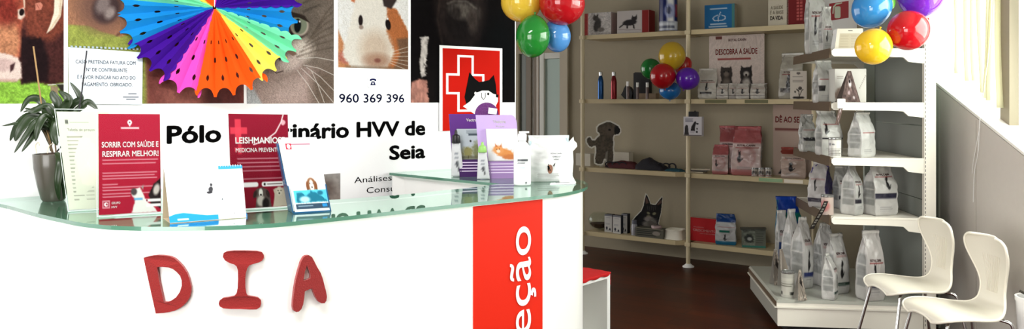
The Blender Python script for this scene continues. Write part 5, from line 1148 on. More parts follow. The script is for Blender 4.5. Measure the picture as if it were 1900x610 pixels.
# ================================================================== CHAIRS
def chair(label, px, D, rz):
    c = P(px, 0, D); t = thing('shell_chair', label, 'chair', (c.x, c.y, 0), rz, 'white plastic shell chairs along the right wall')
    prof = [(x_*.72, z_, w_*.97) for x_, z_, w_ in [(.255, .452, .10), (.25, .464, .15), (.225, .479, .19), (.17, .488, .213), (.09, .486, .22), (0, .476, .215), (-.08, .466, .195), (-.14, .463, .165), (-.185, .469, .135), (-.217, .488, .112), (-.232, .515, .098), (-.238, .56, .090), (-.240, .61, .100), (-.239, .66, .125), (-.236, .71, .150), (-.232, .75, .160), (-.227, .785, .154), (-.224, .806, .126), (-.223, .811, .09)]]
    pr = smoothline([Vector((a, b, c_)) for a, b, c_ in prof], 4); m = 25; vs = []
    for i, q in enumerate(pr):
        u = i/(len(pr)-1); d = (pr[min(i+1, len(pr)-1)]-pr[max(i-1, 0)]); nx, nz = -d.z, d.x; L = math.hypot(nx, nz) or 1; nx /= L; nz /= L
        if u > .5: nx, nz = abs(nx), nz
        for j in range(m):
            e = 2*j/(m-1)-1; y = q.z*math.sin(e*math.pi/2)**1 if False else q.z*e
            cs = max(0, min(1, (.42-u)/.3)); cb_ = max(0, min(1, (u-.62)/.25)); cs = cs*cs*(3-2*cs); cb_ = cb_*cb_*(3-2*cb_)
            sgn = 1
            # seat: edges rise slightly ; back: edges wrap forward
            fx = .034*cb_*abs(e)**2.2; fz = -.020*cs*abs(e)**2.6
            vs.append(Vector((q.x+fx, y, q.y+fz)))
    fs = [(i*m+j, i*m+j+1, (i+1)*m+j+1, (i+1)*m+j) for i in range(len(pr)-1) for j in range(m-1)]
    g = G(); g.add(vs, fs); o = g.obj('seat_shell', m_chair, t, smooth=True, fix=False)
    sm = o.modifiers.new('thick', 'SOLIDIFY'); sm.thickness = .007; sm.offset = 0
    # rolled rim
    n = len(pr); ring = [vs[i*m] for i in range(n)]+[vs[(n-1)*m+j] for j in range(1, m)]+[vs[i*m+m-1] for i in range(n-2, -1, -1)]+[vs[j] for j in range(m-2, 0, -1)]
    g = G(); g.tube(ring+[ring[0]], .0065, 8, cap=False); g.obj('rim', mat('chair_rim', (240, 235, 220), .3), t, smooth=True)
    # embossed ribs on the lower back
    g = G()
    for k in range(9):
        e = -.42+k*.105; ln = []
        for i in range(int(n*.60), int(n*.80)):
            j = (e+1)/2*(m-1); j0 = int(j); fr = j-j0; pnt = vs[i*m+j0].lerp(vs[i*m+min(j0+1, m-1)], fr); ln.append(pnt+Vector((.0045, 0, 0)))
        g.tube(ln, .0022, 5)
    g.obj('back_ribs', m_chair, t, smooth=True)
    # legs
    for sx in (1, -1):
        for sy in (1, -1):
            top = Vector((sx*.10-.01, sy*.10, .448)); kn = Vector((sx*.15-.01, sy*.15, .432)); ft2 = Vector((sx*.235-.01, sy*.215, .012))
            g = G(); g.tube(smoothline([top, (top+kn)/2+Vector((0, 0, .004)), kn, kn.lerp(ft2, .12)+Vector((0, 0, 0)), kn.lerp(ft2, .5), ft2], 6), .0085, 12); lg = g.obj('leg', m_chrome, t, smooth=True)
            g = G(); g.lathe([(.004, 0), (.013, 0), (.013, .018), (.004, .018)], (ft2.x, ft2.y, 0.0), 12); g.obj('glide', m_black, lg, smooth=True)
    g = G(); g.box((-.01, 0, .447), (.2, .05, .012), bev=.003); g.box((-.01, 0, .447), (.05, .22, .012), bev=.003); g.lathe([(.02, .435), (.035, .435), (.035, .455), (.02, .455)], (-.01, 0, 0), 16); g.obj('under_frame', m_chrome, t)
    return t
chair('white plastic shell chair with chrome legs at the right, nearest the camera', 1777, 3.83, R(183))
chair('white plastic shell chair with chrome legs beside the shelving stand, the farther one', 1690, 4.36, R(183))
# white planter at right edge
t = thing('plant_pot', 'small white pot with dark soil cut by the right edge', 'pot', (2.31, 3.52, 0), 0)
zt2 = ZE-(572-HY)/F*3.5
g = G(); g.lathe([(.02, 0), (.06, 0), (.065, .01), (.086, zt2-.02), (.09, zt2-.02), (.09, zt2), (.08, zt2), (.076, zt2-.05), (.02, zt2-.05)], n=32)
t.location = (2.405, 3.70, 0); g.obj('pot', m_white, t, smooth=True)
g = G(); g.lathe([(.01, zt2-.048), (.075, zt2-.045), (.06, zt2-.03), (.01, zt2-.028)], n=24); g.obj('soil', mat('soil', (40, 34, 28), .9, bump=.6), t, smooth=True)
g = G()
for i in range(5): a = i*1.25; g.tube([(0, 0, zt2-.03), (.03*math.cos(a), .03*math.sin(a), zt2+.0), (.07*math.cos(a), .07*math.sin(a), zt2+.02)], .006, 6)
g.obj('stem', mat('dark_stem', (50, 46, 36), .7), t, smooth=True)
# cube bench with red cloth
bt = onz(1134, 501, .45); t = thing('cube_table', 'low white cube table under a red cloth behind the counter end', 'table', (0, 0, 0), 0)
A1 = onz(1132, 505, .45); A0 = onz(1090, 517, .45); e = (A1-A0).normalized(); nn = Vector((-e.y, e.x, 0)); A0 = A1-e*.42
cb = lambda u, v, z: A1-e*(.42-u)+nn*v+Vector((0, 0, z-.45))
t.location = A1-e*.21+nn*.2-Vector((0, 0, .45))
g = G(); th = .03
g.prism([[(0, 0), (.42, 0), (.42, .449), (0, .449)], [(th, th), (th, .449-th), (.42-th, .449-th), (.42-th, th)]], lambda x, y, h: cb(x, h, y), 0, .40); g.obj('box_frame', m_white, t, world=True)
g = G(); g.prism([[(th, th), (.42-th, th), (.42-th, .449-th), (th, .449-th)]], lambda x, y, h: cb(x, h, y), .37, .38); g.obj('back_panel', m_gond, t, world=True)
cl = thing('red_cloth', 'red cloth spread over the low white cube table', 'cloth', cb(.21, .2, .452))
n1, n2 = 30, 20; vs = []
for i in range(n1+1):
    for j in range(n2+1):
        u = -.03+.455*i/n1; v = -.0+.40*j/n2; z = .4515+.004*float(noise2(np.array(u*30), np.array(v*30), 4))
        if i == n1: u = .428; z = .37+.01*math.sin(j)
        if i == n1-1: u = .427; z = .445
        z += .003
        if j == 0 and i < n1-1: v = -.010; z = .436+.004*math.sin(i*.9)
        if j == 1 and i < n1-1: v = -.008; z = .452
        vs.append(cb(u, v, z+.002))
g = G(); g.add(vs, [(i*(n2+1)+j, i*(n2+1)+j+1, (i+1)*(n2+1)+j+1, (i+1)*(n2+1)+j) for i in range(n1) for j in range(n2)]); o = g.obj('cloth', mat('red_fabric', (206, 28, 30), .85, bump=.3, bscale=80), cl, smooth=True, world=True, fix=False); o.modifiers.new('thick', 'SOLIDIFY').thickness = .002
# ================================================================== THINGS ON THE COUNTER
def Z(px, py): return onz(px, py, ZT)
def sheetstand(name, label, cat, bl, br, tr, tl, lean, paint, base, lines=(), extra=None, sheet_in=(.02, .02), gain=.7, step=1.0, foot=.07):
    a = Z(*bl); b = Z(*br); c = P(tr[0], tr[1], b.y+lean); d = P(tl[0], tl[1], a.y+lean)
    f, n = bil(a, b, c, d); t = thing(name, label, cat, (a+b)/2)
    n = Vector(n)
    for off, nm in ((.0022, 'front_pane'),):
        g = G(); g.prism([[(0, 0), (1, 0), (1, 1), (0, 1)]], lambda x, y, h: f(x, y, h), .0015, .003); g.obj(nm, m_acr, t, world=True)
    g = G()   # bright acrylic edges, back pane border and the bent foot
    for q in ([(-.012, 0), (.0, 0), (.0, 1), (-.012, 1)], [(1, 0), (1.012, 0), (1.012, 1), (1, 1)], [(-.012, 1), (1.012, 1), (1.012, 1.006), (-.012, 1.006)]): g.prism([q], lambda x, y, h: f(x, y, h), -.002, .003)
    g.obj('pane_edge', m_acredge, t, world=True)
    g = G(); ft3 = -Vector((n.x, n.y, 0)).normalized()
    g.add([a, b, b+ft3*foot, a+ft3*foot]+[q+Vector((0, 0, .003)) for q in (a, b, b+ft3*foot, a+ft3*foot)], [(0, 3, 2, 1), (4, 5, 6, 7), (0, 1, 5, 4), (2, 3, 7, 6), (1, 2, 6, 5), (0, 4, 7, 3)])
    g.obj('foot_plate', m_acredge, t, world=True)
    sx, sy = sheet_in
    fs_ = lambda x, y: f(sx+(1-2*sx)*x/100, 1-(sy+(1-2*sy)*y/140), .0)
    painted('printed_sheet', fs_, 0, 100, 0, 140, step, paint, base, m_print, t, True, .001, gain, nrm=-n)
    for (mt, nm, L) in lines:
        g = G()
        for s_, x0, x1, yb, ch, bo in L: text_fit(g, s_, x0, x1, 0, ch, lambda x, y: f(sx+(1-2*sx)*x/100, 1-(sy+(1-2*sy)*(yb-y)/140), .0008), bo)
        g.obj(nm, mt, t, world=True, fix=False)
    return t
def p_price(c):
    c.rect(14, 12, 20, 18, (110, 110, 104)); c.rect(22, 15, 60, 16, (170, 170, 160), .8); rs = np.random.RandomState(4)
    for i in range(17):
        y = 36+i*5.6; c.rect(14, y, 14+10+rs.rand()*22, y+1.6, (128, 128, 118), .75); c.rect(40, y, 58, y+1.6, (140, 140, 130), .5)
sheetstand('sign_holder', 'clear sign holder with a cream price list beside the plant pot', 'sign holder', (127, 393), (215, 388), (203, 204), (102, 203), .05, p_price, (224, 224, 206), [(mat('grey_line_ink', (120, 120, 110), .5), 'lettering', [('Tabela de preços', 16, 70, 28, 4, .0)])], step=1.2)
def p_red(c):
    c.grady(0, 140, (150, 16, 40), .5); c.ell(85, 30, 40, 50, (170, 34, 58), 0, .9, .6)
    for y, x1 in ((64, 96), (69, 92), (82, 94), (86, 90), (90, 94), (98, 30), (102, 88), (106, 60), (111, 84), (115, 50)): c.rect(6, y, x1, y+1.5, (232, 190, 200), .6)
    c.poly([(52, 140), (58, 122), (52, 114), (56, 106), (66, 104), (70, 112), (76, 124), (90, 134), (94, 140)], (222, 214, 212), 2, wob=1); c.ell(56, 110, 5, 5, (74, 62, 64), 0, .5); c.poly([(68, 104), (72, 100), (71, 108)], (150, 130, 130), 1); c.rect(56, 119, 70, 122, (70, 150, 200), .8)
    c.poly([(80, 116), (88, 100), (100, 92), (100, 136), (92, 130), (84, 128)], (36, 26, 28), 2, wob=1); c.ell(93, 108, 5, 8, (190, 176, 172), 20, .6); c.rect(74, 121, 100, 125, (235, 225, 228)); c.rect(76, 128, 100, 132, (235, 225, 228)); c.ell(77, 123, 1.4, 1.4, (120, 20, 30))
    c.rect(36, 19, 65, 21, (240, 215, 220)); c.ell(50, 12, 3.4, 3.6, (245, 230, 232)); c.poly([(47.5, 14), (52.5, 14), (50, 18)], (245, 230, 232), .8); c.ell(50, 12, 1.3, 1.3, (90, 30, 40))
    c.rect(6, 121, 17, 131, (240, 220, 224)); c.rect(7, 122, 16, 130, (150, 16, 40)); c.ell(11.5, 126, 3.2, 3, (240, 220, 224), 0, .3); c.ell(12.5, 126, 1.6, 1.5, (150, 16, 40), 0, .3)
sheetstand('sign_holder', 'clear sign holder with a dark red dental health poster sheet', 'sign holder', (181, 403), (301, 396), (299, 208), (180, 207), .03, p_red, (170, 34, 56),
           [(m_whiteink, 'lettering', [('SORRIR COM SAÚDE E', 5, 97, 47, 8, .016), ('RESPIRAR MELHOR!', 6, 97, 60, 8, .016)]), (m_whiteink, 'logo_lettering', [('GRUPO', 20, 34, 126, 3.2, .01), ('HVV', 20, 29, 131.5, 3.2, .01)])], gain=.72)
def p_lei(c):
    c.grady(0, 140, (110, 10, 26), .6)
    c.rect(10, 8, 20, 44, (226, 66, 84), .8); c.rect(2, 20, 30, 30, (226, 66, 84), .8); c.rect(14, 44, 20, 60, (226, 66, 84), .6); c.rect(8, 50, 24, 56, (226, 66, 84), .6)
    c.line([(40, 46), (60, 40), (78, 28), (88, 12), (92, 0)], 1.6, (240, 216, 220)); c.ell(92, 12, 4, 4, (240, 200, 205), 0, .4, .8, wob=.8)
    for y, x1 in ((66, 90), (72, 84), (78, 92), (84, 88), (96, 90)): c.rect(12, y, x1, y+1.8, (226, 180, 190), .6)
    c.poly(rr(2, 102, 46, 109, 3), (240, 230, 232), 1); c.poly(rr(52, 102, 100, 109, 3), (240, 230, 232), 1); c.ell(57, 105.5, 2, 2, (40, 30, 30)); c.bars(61, 92, 104.5, 107, 1, (120, 100, 100), .8)
    c.poly([(40, 140), (42, 126), (38, 118), (44, 112), (52, 110), (60, 113), (66, 124), (68, 140)], (84, 70, 66), 1.5, wob=1); c.ell(50, 118, 3.5, 6, (225, 215, 208), 0, .4); c.ell(50, 130, 7, 8, (190, 176, 168), 0, .5); c.ell(58, 134, 6, 8, (26, 20, 20), 0, .5); c.ell(50, 121, 1.6, 1.4, (20, 14, 14)); c.ell(40, 120, 3, 6, (50, 34, 32), 20, .4); c.ell(62, 120, 3, 6, (50, 34, 32), -20, .4)
    c.poly([(70, 140), (74, 124), (72, 114), (80, 110), (90, 112), (94, 122), (100, 128), (100, 140)], (190, 172, 156), 1.5, wob=1); c.ell(82, 117, 5, 6, (206, 190, 174), 0, .5); c.ell(80, 116, 1, 1, (30, 20, 20)); c.ell(85, 116, 1, 1, (30, 20, 20)); c.ell(82, 120, 1.6, 1.2, (30, 20, 20))
sheetstand('sign_holder', 'clear sign holder with a maroon two dog poster sheet behind the desk calendar', 'sign holder', (428, 392), (540, 385), (536, 209), (421, 207), .03, p_lei, (140, 24, 46),
           [(m_whiteink, 'lettering', [('LEISHMANIOSE', 10, 94, 44, 9.5, .018), ('MEDICINA PREVENTIVA', 10, 92, 57, 6.5, .012)])], gain=.7)
# desk calendar
a = Z(315.5, 414.5); b = Z(457, 403.5); c = P(449, 306, b.y+.07); d = P(304, 311, a.y+.07); f, n = bil(a, b, c, d)
t = thing('desk_calendar', 'white tent desk calendar with blue wave and spiral top', 'calendar', (a+b)/2)
def p_cal(c_):
    c_.poly([(-1, 101), (-1, 88), (8, 84), (18, 83), (32, 86), (48, 90), (63, 90), (63, 101)], (40, 140, 214), 1); c_.rect(68, 0, 101, 7, (60, 150, 220))
    c_.ell(56, 44, 3, 6, (60, 60, 64), 10, .4, wob=.6); c_.ell(54, 49, 4, 2.4, (50, 50, 54), 0, .4, wob=.5); c_.ell(57, 35, 1.8, 3, (60, 60, 64)); c_.line([(50, 74), (54, 68), (58, 72), (60, 66)], .9, (200, 200, 208)); c_.line([(50, 76), (57, 74)], .8, (200, 200, 208))
    for y in (14, 18, 22): c_.rect(74, y, 95, y+1, (170, 222, 240), .8)
    c_.ell(70, 63, 1.2, 1.6, (60, 70, 80)); c_.ell(76, 63, .7, 1, (130, 140, 150)); c_.rect(10, 93, 24, 96, (200, 228, 245)); c_.ell(84, 90, .8, 1.2, (30, 30, 30)); c_.ell(84, 85, .6, 1, (60, 60, 60))
    for y in (86, 91): c_.rect(76, y, 80, y+.7, (190, 195, 205)); c_.rect(86, y, 91, y+.7, (190, 195, 205))
painted('front_page', lambda x, y: f(x/100, 1-y/100, .0), 0, 100, 0, 100, .8, p_cal, (244, 246, 248), m_print, t, True, .0015, .85, nrm=-n)
bk = -Vector((n.x, n.y, 0)).normalized(); a2 = a+bk*.12; b2 = b+bk*.12
f2, n2 = bil(a2, b2, c-n*.004, d-n*.004)
g = G(); g.prism([[(0, 0), (1, 0), (1, 1), (0, 1)]], lambda x, y, h: f2(x, y, h), -.001, .001); g.obj('back_board', mat('kraft_card', (176, 160, 134), .7), t, world=True)
g = G(); g.prism([[(0, 0), (1, 0), (1, 1), (0, 1)]], lambda x, y, h: a*(1-x)*(1-y)+b*x*(1-y)+b2*x*y+a2*(1-x)*y+Vector((0, 0, h)), 0.0, .0015); g.obj('base_board', MATS['kraft_card'], t, world=True)
g = G()
for i in range(30):
    x = .02+i*.033; q = f(x, 1, 0); r_ = .0045
    g.tube([q+Vector((0, 0, -.002))+(-n)*.002+Vector((0, 0, 1))*r_*math.sin(th_)+n*r_*math.cos(th_) for th_ in np.linspace(0, 6.28, 11)], .0008, 5)
g.obj('spiral', mat('spiral_white', (220, 224, 228), .3), t, smooth=True, world=True)
g = G(); g.prism([[(1.005, .02), (1.05, .02), (1.05, .14), (1.005, .14)]], lambda x, y, h: f(x, y, h-.03), 0, .002); g.obj('page_tab', mat('cal_blue', (40, 130, 200), .4), t, world=True)
# leaflet holder
a = Z(547, 396); b = Z(613, 392); s = a.y/F
ex = (b-a); wdt = ex.length; ex.normalize(); ey = Vector((-ex.y, ex.x, 0))   # ey away from viewer
t = thing('leaflet_holder', 'dark blue leaflet holder filled with white dog leaflets on the glass top', 'leaflet holder', (a+b)/2)
def hp(u, v, w_): return a+ex*(u*wdt)+ey*w_+Vector((0, 0, v))
m_teal = mat('holder_teal', (14, 72, 112), .3, spec=.6, coat=.3)
lean_ = .22
def hl(u, v, w_): return hp(u-.26*v/.2, v, w_+v*lean_)
for u0, u1, nm in ((-.06, -.03, 'side_wall'), (1.0, 1.03, 'side_wall')):
    g = G(); g.prism([[(0, 0), (.075, 0), (.075, .215), (.052, .215), (.03, .09), (.0, .085)]], lambda x, y, h: hl(h, y, x), u0, u1); g.obj(nm, m_teal, t, world=True)
g = G(); g.prism([[(-.06, .0), (1.03, .0), (1.03, .215), (-.06, .215)]], lambda x, y, h: hl(x, y, h), .072, .077); g.obj('back_wall', m_teal, t, world=True)
g = G(); g.prism([[(-.06, .0), (1.03, .0), (1.03, .004), (-.06, .004)]], lambda x, y, h: hl(x, y, h), .0, .075); g.obj('bottom', m_teal, t, world=True)
g = G(); g.prism([[(-.06, .004), (1.03, .004), (1.03, .075), (-.06, .075)]], lambda x, y, h: hl(x, y, h), -.003, -.001); g.obj('front_lip', m_acr, t, world=True)
def p_lf(c_):
    c_.rect(8, 8, 24, 16, (190, 40, 60)); c_.ell(16, 12, 5, 3, (240, 230, 232)); c_.rect(24, 8.5, 78, 9.8, (130, 30, 60)); c_.bars(36, 74, 33, 38, 2, (120, 130, 160), .3, 2, .7)
    c_.ell(60, 64, 13, 9, (130, 88, 60), 0, .3); c_.ell(60, 66, 6, 8, (238, 230, 222), 0, .4); c_.ell(60, 68, 2, 1.6, (24, 20, 20)); c_.ell(48, 67, 4, 7, (120, 76, 50), 0, .3); c_.ell(72, 67, 4, 7, (120, 76, 50), 0, .3); c_.ell(56, 63, 1.2, 1, (20, 16, 16)); c_.ell(65, 63, 1.2, 1, (20, 16, 16))
    c_.rect(6, 72, 98, 88, (90, 196, 224)); c_.poly([(10, 88), (14, 76), (26, 74), (40, 80), (54, 73), (70, 76), (90, 84), (96, 88)], (36, 112, 140), 2, wob=1.5); c_.ell(34, 84, 14, 4, (180, 226, 240), 0, .6); c_.ell(80, 76, 8, 3, (40, 110, 140), 0, .5)
    c_.rect(6, 90, 98, 97, (60, 76, 98)); c_.rect(80, 90.5, 94, 95, (50, 140, 210)); c_.bars(12, 60, 92, 95, 1, (150, 170, 190), .5)
m_cream = mat('leaflet_white', (236, 238, 240), .5)
for i in range(5):
    w_ = .058-.012*i
    g = G(); g.prism([[(.0, .006), (.98, .006), (.98, .228-.001*i), (.0, .228-.001*i)]], lambda x, y, h: hl(x-.01*i, y, h), w_, w_+.0015); g.obj('leaflet', m_cream, t, world=True)
painted('front_leaflet', lambda x, y: hl(x/100+.02, .004+.232*(1-y/100), .0045), 0, 100, 0, 100, 1.2, p_lf, (240, 242, 244), m_print, t, True, .001, .8, nrm=ey)
# plant
pb = Z(99, 372); s = pb.y/F; t = thing('potted_plant', 'dark leaved plant in a grey tapered pot on the left of the glass top', 'plant', pb)
hpot = (372-283)*s*.98; rt = 34*s
g = G(); g.lathe([(.01, 0), (rt*.52, 0), (rt*.60, .008), (rt*.80, hpot*.35), (rt*.95, hpot*.7), (rt, hpot*.99), (rt*.99, hpot), (rt*.93, hpot), (rt*.92, hpot-.015), (.01, hpot-.015)], n=40); g.obj('pot', mat('taupe_glaze', (74, 72, 64), .22, spec=.6), t, smooth=True)
g = G(); g.lathe([(.003, hpot-.014), (rt*.9, hpot-.014), (rt*.6, hpot+.0), (.003, hpot+.004)], n=24); g.obj('soil', mat('bark_soil', (62, 46, 34), .95, bump=1, bscale=80), t, smooth=True)
m_leaf = mat('dark_leaf', (28, 46, 18), .35, spec=.5, bump=.1, bscale=20, var=.25)
def leaf(path, wmax, tw=0):
    pts = smoothline([P(x, y, d_) for x, y, d_ in path], 6); N = len(pts); vs = []; m_ = 5
    for i, p_ in enumerate(pts):
        u = i/(N-1); d_ = (pts[min(i+1, N-1)]-pts[max(i-1, 0)]).normalized(); sd_ = d_.cross(Vector((.15, -1, .35+tw))).normalized(); nn_ = sd_.cross(d_); w_ = wmax*(math.sin(math.pi*min(1, u*.93+.07))**.75)*(1 if u < .97 else .5)
        for j in range(m_): e_ = 2*j/(m_-1)-1; vs.append(p_+sd_*e_*w_+nn_*abs(e_)*w_*.35)
    g_ = G(); g_.add(vs, [(i*m_+j, i*m_+j+1, (i+1)*m_+j+1, (i+1)*m_+j) for i in range(N-1) for j in range(m_-1)]); o_ = g_.obj('leaf', m_leaf, t, smooth=True, world=True, fix=False); o_.modifiers.new('thick', 'SOLIDIFY').thickness = .0008
D0 = pb.y
for path, wm in (
    ([(95, 280, 0), (88, 230, .02), (70, 215, .0), (45, 225, -.03), (2, 234, -.05)], 5), ([(92, 240, 0), (78, 190, 0), (55, 184, 0), (38, 208, -.02)], 7), ([(88, 230, .02), (60, 215, .03), (35, 230, .05), (18, 262, .06)], 8),
    ([(90, 225, -.02), (60, 216, -.03), (38, 240, -.05), (28, 262, -.05)], 10), ([(92, 235, -.02), (70, 225, -.04), (50, 250, -.06), (26, 284, -.07)], 6), ([(95, 240, 0), (72, 235, -.03), (60, 255, -.05), (40, 282, -.06)], 6), ([(95, 235, .0), (85, 215, -.03), (72, 235, -.05), (66, 262, -.05)], 8),
    ([(98, 250, 0), (110, 200, 0), (100, 178, 0), (96, 168, 0)], 8), ([(98, 240, 0), (118, 205, 0), (128, 185, -.01), (108, 168, -.01)], 9), ([(100, 240, 0), (135, 195, .02), (150, 182, .03), (130, 152, .03)], 7), ([(100, 240, 0), (150, 200, .02), (165, 190, .02), (182, 204, .02)], 7),
    ([(98, 240, 0), (104, 215, -.02), (90, 196, -.03), (70, 200, -.03), (42, 208, -.03)], 5), ([(100, 250, 0), (108, 225, -.03), (102, 250, -.05), (106, 270, -.05)], 9), ([(95, 270, .0), (85, 240, .02), (70, 228, .02), (50, 255, .02)], 7), ([(100, 260, 0), (115, 230, .03), (110, 205, .03), (92, 205, .03)], 9), ([(97, 250, 0), (92, 215, -.02), (80, 200, -.03), (62, 206, -.04), (46, 200, -.05)], 7),
    ([(104, 283, -.06), (112, 300, -.09), (108, 340, -.10), (110, 372, -.07)], 7), ([(104, 283, -.05), (118, 305, -.06), (120, 340, -.09), (118, 370, -.06)], 6)):
    leaf([(x, y, D0+dd_) for x, y, dd_ in path], wm*s)
g = G(); g.tube([P(98, 283, D0), P(80, 215, D0), P(62, 86, D0)], .0028, 8); g.obj('bamboo_stake', mat('bamboo', (150, 118, 74), .5), t, smooth=True, world=True)
g = G(); g.tube([P(104, 283, D0+.01), P(140, 240, D0+.01), P(152, 170, D0+.01), P(161, 94, D0+.01)], .0026, 8); g.obj('dark_stake', mat('dark_stake', (36, 34, 40), .5), t, smooth=True, world=True)
g = G(); g.tube([P(97, 283, D0-.01), P(92, 265, D0-.01), P(80, 240, D0-.01)], .003, 8); g.tube([P(104, 283, D0), P(102, 262, D0), P(88, 240, D0), P(75, 225, D0)], .0025, 8); g.obj('stem', mat('brown_stem', (84, 66, 40), .6), t, smooth=True, world=True)
g = G(); g.tube(smoothline([P(68, 284, D0-.05), P(66, 270, D0-.05), P(71, 264, D0-.05), P(73, 270, D0-.05)], 5), .0015, 6); g.tube(smoothline([P(88, 284, D0-.05), P(92, 270, D0-.04), P(104, 264, D0-.04)], 5), .0015, 6); g.obj('pale_root', mat('pale_root', (200, 190, 170), .6), t, smooth=True, world=True)
# purple product display stands
def display(label, px0, px1, ytop, ybot, col, dark, lines, leaf_rect, leafpaint, leafbase, seal=False):
    a = Z(px0, ybot); b = Z(px1, ybot-1.0); s = a.y/F; H = (ybot-ytop)*s; ex = (b-a).normalized(); wd = (b-a).length; ey = Vector((-ex.y, ex.x, 0))
    t = thing('product_display', label, 'display', (a+b)/2)
    q = lambda u, v, w_: a+ex*(u*wd)+ey*(w_+v*.25)+Vector((0, 0, v*H)) if False else a+ex*((u-.10*(v))*wd)+ey*(w_+v*.05)+Vector((0, 0, v*H))
    m_ = mat('display_%d' % col[0], col, .4)
    loop = [(0, 0), (1, 0), (1.02, .86)]+[(.9+.12*math.cos(x), .88+.12*math.sin(x)) for x in np.linspace(0.0, math.pi/2, 6)]+[(.0, 1)]
    g = G(); g.prism([loop], lambda x, y, h: q(x, y, h), .03, .034); g.obj('back_card', m_, t, world=True)
    md = mat('display_dark_%d' % dark[0], dark, .4)
    g = G(); g.prism([[(.17, 0), (1, 0), (1, .27), (.17, .27)]], lambda x, y, h: q(x, y, h), -.014, -.010); g.prism([[(-.014, 0), (.03, 0), (.03, .27), (-.014, .27)]], lambda x, y, h: q(h, y, x), .17, .185); g.prism([[(-.014, 0), (.03, 0), (.03, .27), (-.014, .27)]], lambda x, y, h: q(h, y, x), .985, 1.0); g.obj('pocket', md, t, world=True)
    u0, u1, v0, v1 = leaf_rect
    painted('leaflet', lambda x, y: q(u0+(u1-u0)*x/100, v1+(v0-v1)*y/100, .012), 0, 100, 0, 100, 2, leafpaint, leafbase, m_print, t, True, .014, .8, nrm=ey)
    g = G()
    for s_, x0, x1, yb, ch, bo in lines: text_fit(g, s_, x0, x1, yb, ch, lambda x, y: q(x, y, .0285), bo)
    g.obj('lettering', m_whiteink, t, world=True, fix=False)
    g = G()
    for i in range(4):
        y = .22-.045*i; g.prism([[(.24, y), (.92-.06*(i % 2), y), (.92-.06*(i % 2), y+.016), (.24, y+.016)]], lambda x, yy, h: q(x, yy, h), -.0155, -.0145)
        g.prism([[(.2, y), (.215, y), (.215, y+.016), (.2, y+.016)]], lambda x, yy, h: q(x, yy, h), -.0155, -.0145)
    g.obj('small_print', mat('lilac_ink', (214, 196, 226), .5), t, world=True)
    return t, q
def p_tree(c_): c_.bars(40, 95, 6, 18, 2, (120, 130, 140), .5, 3); c_.rect(48, 16, 96, 22, (70, 80, 90)); c_.ell(55, 40, 4, 4, (60, 60, 60)); c_.line([(36, 62), (44, 80), (40, 96)], 4, (80, 74, 60)); c_.ell(40, 76, 26, 16, (150, 146, 96), 0, .7, wob=.8); c_.ell(80, 70, 18, 26, (130, 134, 96), 0, .7, wob=.8); c_.rect(0, 88, 100, 100, (92, 88, 60), .7, 6)
def p_ocat(c_): c_.ell(50, 74, 34, 13, (226, 150, 88), 10, .4, wob=.6); c_.ell(34, 66, 16, 14, (232, 160, 100), 0, .4, wob=.4); c_.poly([(24, 58), (26, 46), (34, 56)], (210, 130, 80)); c_.poly([(38, 56), (46, 46), (46, 58)], (210, 130, 80)); c_.ell(34, 70, 6, 5, (246, 226, 206), 0, .5); c_.ell(29, 64, 1.6, 1.6, (60, 40, 30)); c_.ell(38, 63, 1.6, 1.6, (60, 40, 30)); c_.ell(70, 88, 26, 8, (206, 128, 76), 0, .5, wob=.5)
td, qd = display('dark purple product display card behind the lilac one', 842, 903, 212, 328, (84, 30, 122), (56, 10, 84), [('Vectra', .52, .84, .88, .05, .02), ('3D', .84, .96, .80, .055, .02)], (.20, .92, .27, .76), p_tree, (196, 206, 214))
tl_, ql = display('lilac product display card with an orange cat leaflet', 893, 968, 214, 331, (186, 160, 214), (150, 120, 172), [('Vectra', .42, .74, .87, .055, .02), ('Felis', .50, .70, .80, .03, .01)], (.22, 1.0, .27, .78), p_ocat, (240, 240, 242))
# round glitter badge behind
g = G(); cc = qd(.62, 1.0, .04); g.lathe([(.001, 0), (1, 0), (1, .003), (.001, .003)], n=30)
rB = 22/F*cc.y; MM = Matrix.Translation(P(903, 212, cc.y)) @ Matrix.Rotation(R(90), 4, 'X'); g.v = [MM @ Vector((v.x*rB, v.y*rB, v.z)) for v in g.v]; g.obj('round_badge', mat('glitter_purple', (96, 30, 110), .35, bump=.6, bscale=150, var=.5), td, world=True)
g = G(); pq = P(914, 206, cc.y-.006); g.box((pq.x, pq.y, pq.z), (16/F*cc.y, .002, 11/F*cc.y), Matrix.Rotation(R(8), 4, 'Y')); g.obj('badge_tag', m_whiteink, td, world=True)
